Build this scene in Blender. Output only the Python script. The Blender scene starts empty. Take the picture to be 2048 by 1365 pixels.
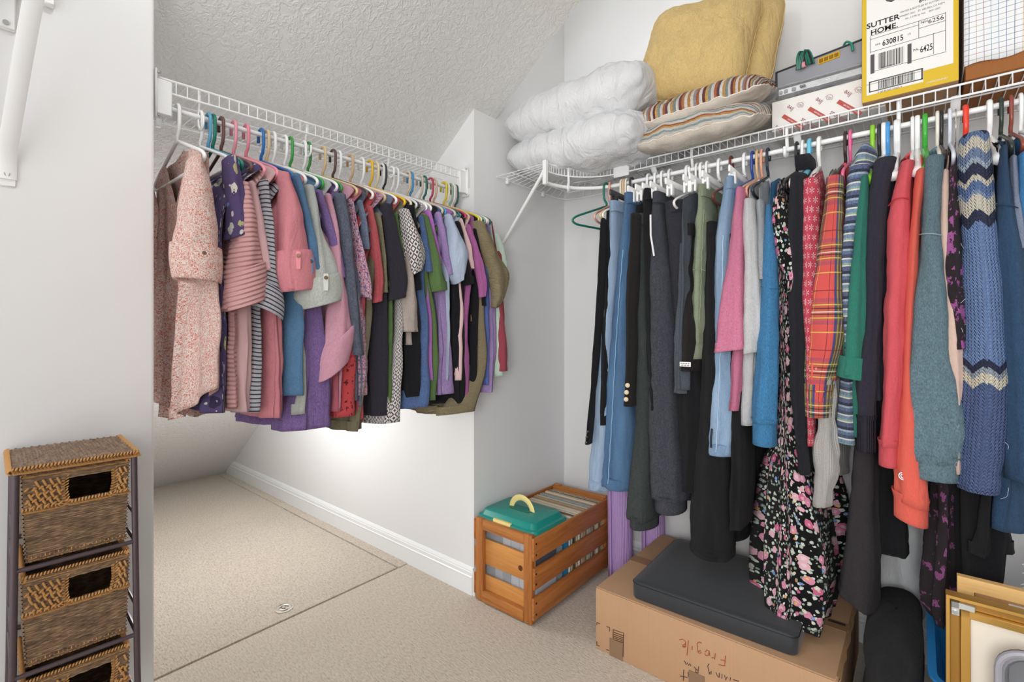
import bpy, bmesh, math, random
from mathutils import Vector, Matrix, noise
C_ = bpy.context.scene
COL = C_.collection
PI = math.pi
R = math.radians
random.seed(7)

# ------------------------------------------------------------------ camera, light, exposure
HC, FOC, PX0, PY0 = 1.16, 970.0, 1024.0, 656.0      # lens height, focal length in pixels, optical centre of the photograph
YAW = R(40)
FW = Vector((-math.sin(YAW), math.cos(YAW), 0)); RT = Vector((math.cos(YAW), math.sin(YAW), 0))
cam = bpy.data.cameras.new('camera'); cam_o = bpy.data.objects.new('camera', cam); COL.objects.link(cam_o)
cam_o.location = (0, 0, HC); cam_o.rotation_euler = (R(90), 0, YAW)
cam.sensor_width = 36; cam.lens = 36*FOC/2048; cam.shift_y = (PY0-682.5)/2048; cam.clip_start = .02
C_.camera = cam_o
w_ = bpy.data.worlds.new('world'); C_.world = w_; w_.use_nodes = True
w_.node_tree.nodes['Background'].inputs[0].default_value = (1, 1, 1, 1)
w_.node_tree.nodes['Background'].inputs[1].default_value = 1.25
C_.view_settings.view_transform = 'Standard'; C_.view_settings.look = 'None'
C_.view_settings.gamma = 1; C_.view_settings.use_curve_mapping = False
C_.view_settings.exposure = 0.54

def lamp(name, kind, loc, power, size=.3, aim=None, col=(1, 1, .995)):
    l = bpy.data.lights.new(name, kind); l.energy = power; l.color = col
    if kind == 'AREA': l.shape = 'DISK'; l.size = size
    elif kind == 'POINT': l.shadow_soft_size = size
    o = bpy.data.objects.new(name, l); COL.objects.link(o); o.location = loc
    if aim is not None: o.rotation_euler = (Vector(aim)-Vector(loc)).to_track_quat('-Z', 'Y').to_euler()
    return o
lamp('ceiling_lamp', 'POINT', (-.78, .30, 2.40), 7, .07)          # the dressing room's lamp under the slope
_sp = lamp('fill_spot', 'SPOT', (.10, -.50, 1.22), 50, aim=(-.25, 2.2, .95))   # added fill light near the lens, no real fixture; brightens the long wall
_sp.data.spot_size = R(92); _sp.data.spot_blend = .7; _sp.data.shadow_soft_size = .22
lamp('eave_lamp', 'POINT', (-2.5, 1.0, .95), 11.5, .14)           # lamp low in the eaves behind the clothes


# ------------------------------------------------------------------ measuring helpers
def ray(px, py): return FW + RT*((px-PX0)/FOC) + Vector((0, 0, -(py-PY0)/FOC))
CAM = Vector((0, 0, HC))
def onx(px, py, x): d = ray(px, py); return CAM + d*(x/d.x)
def ony(px, py, y): d = ray(px, py); return CAM + d*(y/d.y)
def onz(px, py, z): d = ray(px, py); return CAM + d*((z-HC)/d.z)

# ------------------------------------------------------------------ object helpers
WL = {}
def loc_of(p):
    if p is None: return Vector((0, 0, 0))
    return WL[p.name]
def tag(o, label=None, cat=None, group=None, kind=None):
    if label: o['label'] = label
    if cat: o['category'] = cat
    if group: o['group'] = group
    if kind: o['kind'] = kind
    return o
def thing(name, loc, label, cat, group=None):
    o = bpy.data.objects.new(name, None); COL.objects.link(o); o.location = loc; o.empty_display_size = .05
    WL[o.name] = Vector(loc)
    return tag(o, label, cat, group)
def add(name, V, F, mat, parent=None, uv=None, smooth=True, auto=None):
    me = bpy.data.meshes.new(name)
    off = loc_of(parent)
    if parent is None and V:
        off = sum((Vector(v) for v in V), Vector())/len(V); off.z = min(Vector(v).z for v in V)
    me.from_pydata([tuple(Vector(v)-off) for v in V], [], F)
    if uv:
        ul = me.uv_layers.new(name='UVMap'); k = 0
        for fuv in uv:
            for c in fuv: ul.data[k].uv = c; k += 1
    mats = mat if isinstance(mat, (list, tuple)) else [mat]
    for m in mats: me.materials.append(m)
    if smooth:
        me.polygons.foreach_set('use_smooth', [True]*len(me.polygons))
        if auto is not None or not uv:
            try: me.set_sharp_from_angle(angle=R(auto or 43))
            except Exception: pass
    me.update()
    o = bpy.data.objects.new(name, me); COL.objects.link(o)
    if parent is None: o.location = off; WL[o.name] = off.copy()
    else: o.parent = parent; WL[o.name] = off.copy()
    return o
def join(parts):
    V, F = [], []
    for p in parts:
        k = len(V); V += list(p[0]); F += [tuple(i+k for i in f) for f in p[1]]
    return V, F
def xf(p, M): return [M @ Vector(v) for v in p[0]], p[1]
_bc = {}
def box(lo, hi, bev=.002, seg=1):
    lo = Vector(lo); hi = Vector(hi)
    bm = bmesh.new(); bmesh.ops.create_cube(bm, size=1)
    for v in bm.verts: v.co = Vector(((lo[i]+hi[i])/2+v.co[i]*(hi[i]-lo[i]) for i in range(3)))
    if bev > 0:
        b = min(bev, .45*min(abs(hi[i]-lo[i]) for i in range(3)))
        bmesh.ops.bevel(bm, geom=list(bm.edges), offset=b, segments=seg, affect='EDGES', profile=.6)
    bm.verts.index_update()
    r = ([v.co.copy() for v in bm.verts], [tuple(v.index for v in f.verts) for f in bm.faces]); bm.free(); return r
def sweep(pts, r, n=8, closed=False, flat=None):
    """tube along pts; r number or list; flat=(a,b) scales the section's two axes"""
    P = [Vector(p) for p in pts]; m = len(P); V, F = [], []
    up = None
    for i in range(m):
        if closed: tng = P[(i+1) % m]-P[i-1]
        else: tng = P[min(i+1, m-1)]-P[max(i-1, 0)]
        tng.normalize()
        if up is None:
            up = Vector((0, 0, 1)) if abs(tng.z) < .9 else Vector((0, 1, 0))
        up = (up-tng*up.dot(tng))
        if up.length < 1e-5: up = tng.orthogonal()
        up.normalize(); sd = tng.cross(up)
        rr = r[i] if isinstance(r, (list, tuple)) else r
        a, b = flat or (1, 1)
        for j in range(n):
            th = 2*PI*j/n; V.append(P[i]+sd*(rr*a*math.cos(th))+up*(rr*b*math.sin(th)))
    lim = m if closed else m-1
    for i in range(lim):
        for j in range(n):
            F.append((i*n+j, i*n+(j+1) % n, ((i+1) % m)*n+(j+1) % n, ((i+1) % m)*n+j))
    if not closed:
        F.append(tuple(range(n-1, -1, -1))); F.append(tuple((m-1)*n+j for j in range(n)))
    return V, F
def cyl(p0, p1, r, n=12): return sweep([p0, p1], r, n)
def arc(c, a, b, r, t0, t1, k=8):
    c = Vector(c); a = Vector(a); b = Vector(b)
    return [c+a*(r*math.cos(t0+(t1-t0)*i/k))+b*(r*math.sin(t0+(t1-t0)*i/k)) for i in range(k+1)]
def round_path(pts, rad, k=4, closed=False):
    P = [Vector(p) for p in pts]; out = []
    m = len(P)
    for i in range(m):
        if not closed and i in (0, m-1): out.append(P[i]); continue
        a, b, c = P[i-1], P[i], P[(i+1) % m]
        d1 = min(rad, (a-b).length*.45); d2 = min(rad, (c-b).length*.45)
        s = b+(a-b).normalized()*d1; e = b+(c-b).normalized()*d2
        for q in range(k+1):
            t = q/k; out.append(s*(1-t)**2+b*2*t*(1-t)+e*t*t)
    return out
def lathe(c, prof, n=24):
    c = Vector(c); V, F = [], []
    for (r, z) in prof:
        for j in range(n): V.append(c+Vector((r*math.cos(2*PI*j/n), r*math.sin(2*PI*j/n), z)))
    for i in range(len(prof)-1):
        for j in range(n): F.append((i*n+j, i*n+(j+1) % n, (i+1)*n+(j+1) % n, (i+1)*n+j))
    F.append(tuple(range(n-1, -1, -1))); F.append(tuple((len(prof)-1)*n+j for j in range(n)))
    return V, F
def rrect(hx, hy, r, k=5):
    out = []
    for (cx, cy, a0) in ((hx-r, hy-r, 0), (-hx+r, hy-r, 90), (-hx+r, -hy+r, 180), (hx-r, -hy+r, 270)):
        for i in range(k+1):
            a = R(a0+90*i/k); out.append((cx+r*math.cos(a), cy+r*math.sin(a)))
    return out
def layers(outs, zs, cap0=True, cap1=True):
    """stack of 2-D outlines (same count) at heights"""
    n = len(outs[0]); V, F = [], []
    for o, z in zip(outs, zs): V += [Vector((x, y, z)) for x, y in o]
    for i in range(len(outs)-1):
        for j in range(n): F.append((i*n+j, i*n+(j+1) % n, (i+1)*n+(j+1) % n, (i+1)*n+j))
    if cap0: F.append(tuple(range(n-1, -1, -1)))
    if cap1: F.append(tuple((len(outs)-1)*n+j for j in range(n)))
    return V, F

# ------------------------------------------------------------------ materials
def C(h):
    h = h.lstrip('#'); c = [int(h[i:i+2], 16)/255 for i in (0, 2, 4)]
    return tuple((x/12.92 if x <= .04045 else ((x+.055)/1.055)**2.4) for x in c)+(1,)
class NT:
    def __init__(s, name, rough=.6, spec=.3, sheen=0, metal=0):
        s.m = bpy.data.materials.new(name); s.m.use_nodes = True; s.t = s.m.node_tree
        s.b = s.t.nodes['Principled BSDF']
        s.b.inputs['Roughness'].default_value = rough; s.b.inputs['Specular IOR Level'].default_value = spec
        s.b.inputs['Metallic'].default_value = metal
        if sheen: s.b.inputs['Sheen Weight'].default_value = sheen; s.b.inputs['Sheen Roughness'].default_value = .5
        s._tc = None
    def n(s, ty, ins=(), out=0, **kw):
        nd = s.t.nodes.new('ShaderNode'+ty)
        for k, v in kw.items(): setattr(nd, k, v)
        for k, v in (ins.items() if isinstance(ins, dict) else enumerate(ins)):
            if v is None: continue
            sk = nd.inputs[k]
            if isinstance(v, bpy.types.NodeSocket): s.t.links.new(v, sk)
            else:
                try: sk.default_value = v
                except Exception:
                    sk.default_value = tuple(v)[:3] if hasattr(v, '__len__') else v
        return nd.outputs[out]
    def tc(s, which='UV'):
        if s._tc is None: s._tc = s.t.nodes.new('ShaderNodeTexCoord')
        return s._tc.outputs[which]
    def math(s, op, a, b=None, c=None): return s.n('Math', [a, b, c], operation=op)
    def mix(s, f, a, b, mode='MIX'):
        nd = s.t.nodes.new('ShaderNodeMix'); nd.data_type = 'RGBA'; nd.blend_type = mode
        for i, v in ((0, f), (6, a), (7, b)):
            if isinstance(v, bpy.types.NodeSocket): s.t.links.new(v, nd.inputs[i])
            else: nd.inputs[i].default_value = v
        return nd.outputs[2]
    def xyz(s, v):
        nd = s.t.nodes.new('ShaderNodeSeparateXYZ'); s.t.links.new(v, nd.inputs[0]); return nd.outputs
    def mapv(s, v, scale=(1, 1, 1), loc=(0, 0, 0), rot=(0, 0, 0)):
        return s.n('Mapping', {0: v, 1: loc, 2: rot, 3: scale})
    def noise(s, v, scale, detail=2, rough=.5, out=0, dist=0):
        return s.n('TexNoise', {'Vector': v, 'Scale': scale, 'Detail': detail, 'Roughness': rough, 'Distortion': dist}, out)
    def ramp(s, f, stops, interp='LINEAR'):
        nd = s.t.nodes.new('ShaderNodeValToRGB'); s.t.links.new(f, nd.inputs[0]); cr = nd.color_ramp; cr.interpolation = interp
        while len(cr.elements) < len(stops): cr.elements.new(.5)
        for e, (p, c) in zip(cr.elements, stops): e.position = p; e.color = c
        return nd.outputs[0]
    def bump(s, h, strength=.3, dist=.002, nrm=None):
        o = s.n('Bump', {'Strength': strength, 'Distance': dist, 'Height': h})
        if nrm is not None: s.t.links.new(nrm, o.node.inputs['Normal'])
        s.t.links.new(o, s.b.inputs['Normal']); return o
    def col(s, c):
        if isinstance(c, bpy.types.NodeSocket): s.t.links.new(c, s.b.inputs['Base Color'])
        else: s.b.inputs['Base Color'].default_value = c
        return s
def plain(name, hexc, rough=.5, spec=.4, metal=0, var=0, vscale=8):
    m = NT(name, rough, spec, 0, metal)
    if var:
        c = C(hexc); f = m.noise(m.tc('Object'), vscale, 4)
        m.col(m.mix(f, tuple(x*(1-var) for x in c[:3])+(1,), tuple(min(1, x*(1+var)) for x in c[:3])+(1,)))
    else: m.col(C(hexc))
    return m.m
_pl = {}
def plastic(hexc, rough=.32):
    k = (hexc, rough)
    if k not in _pl: _pl[k] = plain('plastic_'+hexc.strip('#'), hexc, rough, .5)
    return _pl[k]
def wall_mat(name, hexc, scale, strength, dist):
    m = NT(name, .75, .25); m.col(C(hexc)); f = m.noise(m.tc('Object'), scale, 3, .6); m.bump(f, strength, dist); return m.m
M_WALL = wall_mat('wall_paint', '#e6e6e6', 160, .12, .0015)
M_TRIM = plain('trim_paint', '#eef0f1', .35, .45)
M_WIRE = plain('white_wire', '#f2f3f3', .35, .5)
def ceil_mat():
    m = NT('knockdown_ceiling', .8, .25); m.col(C('#e6e6e4'))
    v = m.tc('Object')
    w = m.noise(v, 26, 3, .55, 1); vv = m.n('Vector'+'Math', {0: v, 1: m.n('VectorMath', {0: w, 'Scale': .05}, operation='SCALE')}, operation='ADD')
    a = m.noise(vv, 30, 3, .6); a2 = m.math('ABSOLUTE', m.math('SUBTRACT', a, .5)); r = m.ramp(a2, [(0, (1, 1, 1, 1)), (.045, (.55, .55, .55, 1)), (.12, (0, 0, 0, 1))])
    b = m.noise(v, 90, 2); h = m.math('ADD', r, m.math('MULTIPLY', b, .35))
    m.bump(h, .5, .0035); return m.m
M_CEIL = ceil_mat()
def carpet_mat():
    m = NT('carpet_pile', .95, .08, .25); v = m.tc('Object')
    st = m.noise(m.mapv(v, (60, 190, 60), rot=(0, 0, R(12))), 1, 3, .65)
    fine = m.noise(v, 420, 2); big = m.noise(v, 2.2, 3)
    f = m.math('ADD', m.math('MULTIPLY', st, .6), m.math('MULTIPLY', fine, .4))
    c = m.ramp(f, [(.33, C('#9c8d7d')), (.46, C('#d3c4b2')), (.62, C('#ebdfcf'))])
    c = m.mix(m.math('MULTIPLY', big, .35), c, C('#cdc2b4'))
    m.col(c); m.bump(f, .9, .010); return m.m
M_CARPET = carpet_mat()
def wood(name, a, b, scale=1, rough=.45, axis='y'):
    m = NT(name, rough, .35); v = m.tc('Object')
    sc = {'x': (3, 40, 40), 'y': (40, 3, 40), 'z': (40, 40, 3)}[axis]
    f = m.noise(m.mapv(v, tuple(s*scale for s in sc)), 1, 4, .6, dist=.6); g = m.noise(m.mapv(v, tuple(s*scale*6 for s in sc)), 1, 2)
    ff = m.math('ADD', m.math('MULTIPLY', f, .75), m.math('MULTIPLY', g, .25))
    m.col(m.ramp(ff, [(.3, C(b)), (.65, C(a))])); m.bump(ff, .15, .001); return m.m
def cardboard(name='cardboard', a='#c29d7c', b='#b08a69'):
    m = NT(name, .8, .2); v = m.tc('Object'); f = m.noise(v, 9, 4); s = m.noise(m.mapv(v, (400, 400, 4)), 1, 1)
    m.col(m.mix(m.math('MULTIPLY', m.math('ADD', f, s), .5), C(b), C(a))); m.bump(s, .08, .001); return m.m
M_CARD = cardboard()

# ---- fabrics: UV coordinates are metres around and along the cloth
def fabric(name, base, kind='plain', heather=.0, wr=.5, sheen=.06, rough=.85, rib=None, weave=900, **k):
    m = NT('cloth_'+name, rough, .15, sheen); uv = m.tc('UV'); ob = m.tc('Object')
    c = C(base); u, v = m.xyz(uv)[0:2]
    wh = (1, 1, 1, 1)
    hgt = None
    if kind == 'plain': col = m.mix(0.0, c, c)
    elif kind == 'stripe':            # horizontal stripes along the cloth
        p = k.get('period', .01); f = m.math('FRACT', m.math('DIVIDE', v, p)); col = m.ramp(f, [(0, C(k['c2'])), (k.get('duty', .35), c)], 'CONSTANT')
    elif kind == 'speckle':
        w = m.noise(uv, k.get('scale', 190), 1, .5, dist=k.get('dist', 1.2)); d = m.math('ABSOLUTE', m.math('SUBTRACT', w, .5))
        col = m.ramp(d, [(0, C(k['c2'])), (k.get('thr', .05), C(k['c2'])), (k.get('thr', .05)+.02, c)])
    elif kind == 'blotch':
        w = m.noise(uv, k.get('scale', 22), 5, .65); col = m.ramp(w, [(0, c), (k.get('thr', .58), c), (k.get('thr', .58)+.012, C(k['c2'])), (.70, C(k.get('c3', k['c2'])))])
    elif kind == 'multi':             # painterly mix of several colours
        cols = k['cols']; w = m.noise(uv, k.get('scale', 60), 3, .7); n = len(cols)
        col = m.ramp(w, [(.30+.42*i/n, C(x)) for i, x in enumerate(cols)], 'CONSTANT')
    elif kind == 'floral':
        s = k.get('scale', 28); col = m.mix(0.0, c, c)
        jv = m.n('VectorMath', {0: uv, 1: m.n('VectorMath', {0: m.noise(uv, s*2.2, 2, .5, 1), 'Scale': .35/s}, operation='SCALE')}, operation='ADD')
        for (sc, rr, cc) in k['layers']:
            vo = m.t.nodes.new('ShaderNodeTexVoronoi'); vo.inputs['Scale'].default_value = s*sc; vo.inputs['Randomness'].default_value = .9
            m.t.links.new(m.mapv(jv, (1, 1, 1), (sc*.37, sc*.71, 0)), vo.inputs['Vector'])
            pick = m.xyz(vo.outputs['Color'])[0]
            cr = m.ramp(pick, [(i/len(cc), C(x)) for i, x in enumerate(cc)], 'CONSTANT')
            core = m.math('LESS_THAN', vo.outputs['Distance'], rr); ring = m.math('LESS_THAN', vo.outputs['Distance'], rr*.45)
            cr2 = m.mix(m.math('MULTIPLY', ring, .35), cr, wh)
            keep = m.math('GREATER_THAN', m.xyz(vo.outputs['Color'])[1], k.get('skip', .25))
            col = m.mix(m.math('MULTIPLY', core, keep), col, cr2)
    elif kind == 'plaid':
        p = k.get('period', .16)
        a = m.math('FRACT', m.math('DIVIDE', u, p*.62)); b = m.math('FRACT', m.math('DIVIDE', v, p))
        def band(f, lo, hi): return m.math('MULTIPLY', m.math('GREATER_THAN', f, lo), m.math('LESS_THAN', f, hi))
        col = m.mix(0.0, c, c)
        for f, al in ((a, .95), (b, .28)):
            col = m.mix(m.math('MULTIPLY', band(f, .30, .62), .75*al), col, C('#3f7a4c'))
            col = m.mix(m.math('MULTIPLY', band(f, .24, .30), al), col, C('#2e4a86')); col = m.mix(m.math('MULTIPLY', band(f, .62, .68), al), col, C('#2e4a86'))
            for q, cc in ((.34, '#f1d75a'), (.40, '#16181c'), (.46, '#f4efe0'), (.50, '#16181c'), (.56, '#f1d75a'), (.80, '#e9d44f'), (.10, '#7d1d22')):
                col = m.mix(m.math('MULTIPLY', band(f, q, q+.018), .75), col, C(cc))
    elif kind == 'diamond':
        p = k.get('period', .02); a = m.math('ABSOLUTE', m.math('SUBTRACT', m.math('FRACT', m.math('DIVIDE', u, p)), .5)); b = m.math('ABSOLUTE', m.math('SUBTRACT', m.math('FRACT', m.math('DIVIDE', v, p*1.25)), .5))
        d = m.math('ADD', a, b); f = m.math('FRACT', m.math('MULTIPLY', d, 2.0)); e = C(k['c2'])
        col = m.ramp(f, [(0, e), (.42, c)], 'CONSTANT')
    elif kind == 'bands':             # coloured bands along the cloth, optional zigzag
        zz = k.get('zig', 0); vv = v
        if zz:
            tri = m.math('ABSOLUTE', m.math('SUBTRACT', m.math('FRACT', m.math('DIVIDE', u, k.get('zp', .06))), .5)); vv = m.math('ADD', v, m.math('MULTIPLY', tri, zz))
        f = m.math('FRACT', m.math('DIVIDE', vv, k.get('period', 1.0))); col = m.ramp(f, [(p, C(x)) for p, x in k['stops']], 'CONSTANT')
    elif kind == 'denim':
        f = m.ramp(m.noise(m.mapv(uv, (14, 3, 1)), 1, 4, .6), [(.35, (0, 0, 0, 1)), (.65, (1, 1, 1, 1))]); g = m.noise(m.mapv(uv, (700, 160, 1)), 1, 2)
        col = m.mix(f, c, C(k['c2'])); col = m.mix(m.math('MULTIPLY', g, .28), col, C(k.get('c3', '#dfe8f0')))
        hgt = m.noise(m.mapv(uv, (900, 300, 1), rot=(0, 0, .6)), 1, 1)
    elif kind == 'snow':
        p = .027; uu = m.math('ADD', m.math('DIVIDE', u, p), m.math('MULTIPLY', m.math('FLOOR', m.math('DIVIDE', v, p)), .5))
        a = m.math('SUBTRACT', m.math('FRACT', uu), .5); b = m.math('SUBTRACT', m.math('FRACT', m.math('DIVIDE', v, p)), .5)
        rad = m.math('SQRT', m.math('ADD', m.math('MULTIPLY', a, a), m.math('MULTIPLY', b, b))); ang = m.math('ARCTAN2', a, b)
        arm = m.math('GREATER_THAN', m.math('COSINE', m.math('MULTIPLY', ang, 6)), m.math('ADD', m.math('MULTIPLY', rad, 1.6), .1))
        f = m.math('MULTIPLY', arm, m.math('LESS_THAN', rad, .36)); col = m.mix(m.math('MULTIPLY', f, .85), c, C('#f3dfe0'))
    if heather:
        h = m.noise(m.mapv(uv, (1.0, .5, 1)), 300, 3, .7); h2 = m.noise(m.mapv(uv, (1, .4, 1)), 90, 3, .6)
        hh = m.math('ADD', m.math('MULTIPLY', h, .7), m.math('MULTIPLY', h2, .3))
        col = m.mix(heather, col, m.ramp(hh, [(.36, (.16, .16, .16, 1)), (.64, (.92, .92, .92, 1))]), 'OVERLAY')
    hs = m.t.nodes.new('ShaderNodeHueSaturation'); hs.inputs['Saturation'].default_value = k.get('sat', .93); m.t.links.new(col, hs.inputs['Color']); col = hs.outputs[0]
    m.col(col)
    if hgt is None: hgt = m.noise(m.mapv(uv, (1, 1, 1)), weave, 1)
    wrk = m.noise(m.mapv(ob, (15, 15, 6)), 1, 5, .6, dist=1.1)
    h = m.math('ADD', m.math('MULTIPLY', hgt, .12), m.math('MULTIPLY', wrk, wr))
    if rib:
        rb = m.math('SINE', m.math('MULTIPLY', u if rib[0] == 'u' else v, 2*PI/rib[1])); h = m.math('ADD', h, m.math('MULTIPLY', rb, rib[2]))
    if k.get('knit'):
        kp = k['knit']; a = m.math('ABSOLUTE', m.math('SINE', m.math('MULTIPLY', u, PI/kp)))
        sl = m.math('ADD', m.math('DIVIDE', v, kp*.8), m.math('MULTIPLY', a, .8)); st = m.math('SINE', m.math('MULTIPLY', sl, 2*PI))
        h = m.math('ADD', h, m.math('ADD', m.math('MULTIPLY', a, .4), m.math('MULTIPLY', st, .22)))
    if k.get('crinkle'):
        cr = m.noise(m.mapv(uv, (60, 260, 1)), 1, 3, .6, dist=1.0); h = m.math('ADD', h, m.math('MULTIPLY', cr, k['crinkle']))
    m.bump(h, .85, k.get('bd', .026))
    return m.m

# ------------------------------------------------------------------ the room
XB, YA, YC, YE = -1.481, 1.508, 2.209, .36       # end of the alcove walls, far alcove wall, long wall, near alcove wall
SL, X0 = .763, -4.25                               # slope of the eaves
def sz(x): return SL*(x-X0)
def struct(name, parts, mat, smooth=False):
    V, F = join(parts); o = add(name, V, F, mat, None, smooth=smooth); o['kind'] = 'structure'; return o
# carpet: three laid pieces round a hatch, with a narrow gap
XH0, XH1, YH0, YH1 = -3.10, -1.93, .40, 1.435
struct('floor', [box((XH1+.006, -1.3, -.05), (1.6, 2.35, 0), .004, 2), box((-4.6, YH1+.007, -.05), (XH1+.0055, 1.62, .004), .004, 2),
                 box((-4.6, .2, -.05), (XH0-.006, YH1+.0065, .0), .004, 2), box((XH0-.006, .2, -.05), (XH1+.0055, YH0-.006, .0), .004, 2),
                 box((XH0-.006, YH0-.006, -.05), (XH1+.006, YH1+.006, -.03), 0)], M_CARPET, True)
hatch = thing('floor_hatch', (-2.5, .9, 0), 'carpeted floor hatch with a round recessed ring pull in the eaves', 'hatch')
add('panel', *box((XH0, YH0, -.029), (XH1, YH1, .003), .004, 2), M_CARPET, hatch)
M_STEEL = plain('satin_steel', '#cfcac0', .28, .5, .9)
rp = onz(568, 1217, .004)
cup = add('ring_pull', *lathe((rp.x, rp.y, .003), [(.036, 0), (.036, .003), (.031, .0035), (.029, .001), (.0, .0008)], 28), M_STEEL, hatch, auto=40)
add('pull_ring', *sweep(arc((rp.x, rp.y, .006), (1, 0, 0), (0, 1, 0), .019, 0, 2*PI, 24)[:-1], .0028, 8, True), M_STEEL, cup)
add('pull_tab', *box((rp.x-.012, rp.y-.006, .004), (rp.x+.006, rp.y+.006, .008), .002), M_STEEL, cup)

def prism_y(prof, y0, y1):
    n = len(prof); V = [Vector((x, y0, z)) for x, z in prof]+[Vector((x, y1, z)) for x, z in prof]
    F = [tuple(range(n)), tuple(range(2*n-1, n-1, -1))]+[(i, n+i, n+(i+1) % n, (i+1) % n) for i in range(n)]
    return V, F
ZT = 3.05; XT = X0+ZT/SL
# far alcove wall, cut along the slope
struct('wall_alcove', [prism_y([(X0-.02, 0), (XB, 0), (XB, sz(XB)), ], YA, YA+.139)], M_WALL)
struct('wall_return', [box((XB-.12, YA+.1395, 0), (XB, YC+.1, ZT), .0)], M_WALL)
struct('wall_long', [box((XB-.12, YC, 0), (1.6, YC+.1, ZT), .0)], M_WALL)
struct('wall_side', [box((1.5, -1.3, 0), (1.6, YC, ZT), 0)], M_WALL)
struct('wall_partition', [box((XB-.135, -1.3, 0), (XB-.008, YE, sz(XB-.06)), .006, 2)], M_WALL)
struct('wall_alcove_near', [prism_y([(X0-.02, 0), (XB-.136, 0), (XB-.136, sz(XB-.136))], YE-.12, YE-.006)], M_WALL)
# sloping ceiling ends in a header towards the tall bay over the long rail
th = .10
struct('ceiling_slope', [prism_y([(X0, 0), (XT, ZT), (XT, ZT+th), (X0-th, 0)], .18, 1.647), prism_y([(XB-.14, sz(XB-.14)), (XT, ZT), (XT, ZT+th), (XB-.14, ZT+th)], -1.3, .185)], M_CEIL)
struct('ceiling_flat', [box((XT, -1.3, ZT), (1.6, 1.647, ZT+th), 0), box((XB-.12, 1.647, ZT), (1.6, YC+.1, ZT+th), 0)], M_CEIL)
# baseboards with a moulded top
bprof = [(0, 0), (.014, 0), (.014, .072), (.0155, .074), (.0155, .078), (.012, .081), (.0115, .096), (.009, .099), (.009, .103), (.005, .110), (.001, .116), (0, .116)]
def baseboard(name, p0, p1, nrm):
    p0 = Vector(p0); p1 = Vector(p1); nrm = Vector(nrm); n = len(bprof)
    V = [p+nrm*d+Vector((0, 0, z)) for p in (p0, p1) for d, z in bprof]
    F = [tuple(range(n)), tuple(range(2*n-1, n-1, -1))]+[(i, n+i, n+(i+1) % n, (i+1) % n) for i in range(n)]
    o = add(name, V, F, M_TRIM, None, smooth=False); o['kind'] = 'structure'
baseboard('baseboard_alcove', (X0+.03, YA, 0), (XB+.0, YA, 0), (0, -1, 0))
baseboard('baseboard_return', (XB, YA-.01, 0), (XB, YC, 0), (1, 0, 0))
baseboard('baseboard_long', (XB, YC, 0), (1.5, YC, 0), (0, -1, 0))

# ------------------------------------------------------------------ wire shelves
M_BRK = plain('white_bracket', '#f0f1f1', .4, .45)
M_SCREW = plain('screw_zinc', '#b9bab8', .3, .5, .8)
class Side: pass
SLh = Side(); SRt = Side()
XL, YR = -1.552, 1.872             # rods
def rodL(y): return 1.751+.014*(y-.36)/1.15
ZR = 1.768
SLh.rod = rodL; SRt.rod = lambda x: ZR
SLh.world = lambda t, w, z: Vector((XL+w, min(t, 1.494+.0*t) if w < .09 else t, z)); SRt.world = lambda t, w, z: Vector((t, YR-w, z))
def _ptl(px, py, w): p = onx(px, py, XL+w); return p.y, p.z
def _ptr(px, py, w): p = ony(px, py, YR-w); return p.x, p.z
SLh.pt = _ptl; SRt.pt = _ptr
SLh.k = lambda t, w: abs(t/(XL+w)); SRt.k = lambda t, w: abs(t/(YR-w))
SLh.kd = 1; SRt.kd = 1

# alcove shelf: deck from the rod plane back to the sloping ceiling
alc = thing('wire_shelf', (XL, .9, 1.8), 'white wire shelf with a hanging rod under the sloping ceiling of the alcove', 'shelf')
def dz(y): return 1.818+.030*(y-.36)/1.15
xf_, xb_ = XL+.022, XL-.305
def Ly(x, y, d): return Vector((x, y, dz(y)+d))
y0, y1 = YE+.006, YA-.003
for nm, x, d, r in (('lip_rail', xf_, 0, .0033), ('lower_rail', xf_, -.034, .0033), ('hang_rod', XL, -.083, .0075), ('deck_rail', XL-.13, -.004, .0028), ('wall_rail', xb_, -.004, .003)):
    add(nm, *(cyl(Ly(x, y0, d), Ly(x, y1, d), r, 8) if nm != 'hang_rod' else cyl((x, y0, rodL(y0)), (x, y1, rodL(y1)), r, 12)), M_WIRE, alc)
ws = []
n = int((y1-y0)/.0262)
for i in range(1, n):
    y = y0+i*.0262
    ws.append(sweep([Ly(xb_, y, 0), Ly(xf_-.002, y, .001), Ly(xf_+.001, y, -.003), Ly(xf_+.001, y, -.034)], .0014, 5))
add('deck_wires', *join(ws), M_WIRE, alc)['kind'] = 'stuff'
for y, s in ((y0, 1), (y1, -1)):
    br = add('end_bracket', *join([box(Ly(xf_-.012, min(y, y+s*.042), -.098), Ly(xf_+.010, max(y, y+s*.042), -.006), .003), box(Ly(xf_-.02, min(y, y+s*.006), -.112), Ly(xf_+.022, max(y, y+s*.006), .016), .003)]), M_BRK, alc)
    for d in (.008, -.104): add('screw', *lathe((xf_+.014, y+s*.01, dz(y)+d-.003), [(.0, 0), (.005, .001), (.005, .005), (.0, .006)], 10), M_SCREW, br)
def rod_hook(parent, top, down, back, rr=.0042):
    """strap that carries the rod: from the deck down to a J round the rod; back = unit vector to the wall"""
    top = Vector(top); b = Vector(back); dn = Vector((0, 0, -1))
    pts = [top, top+dn*.03, top+dn*(down-.02)+b*.012, top+dn*(down+.012)+b*.006, top+dn*(down+.022)-b*.012, top+dn*(down+.012)-b*.03, top+dn*(down-.012)-b*.03]
    return add('rod_hook', *sweep(round_path(pts, .012, 3), rr, 6, flat=(1.1, .7)), M_WIRE, parent)
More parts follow.
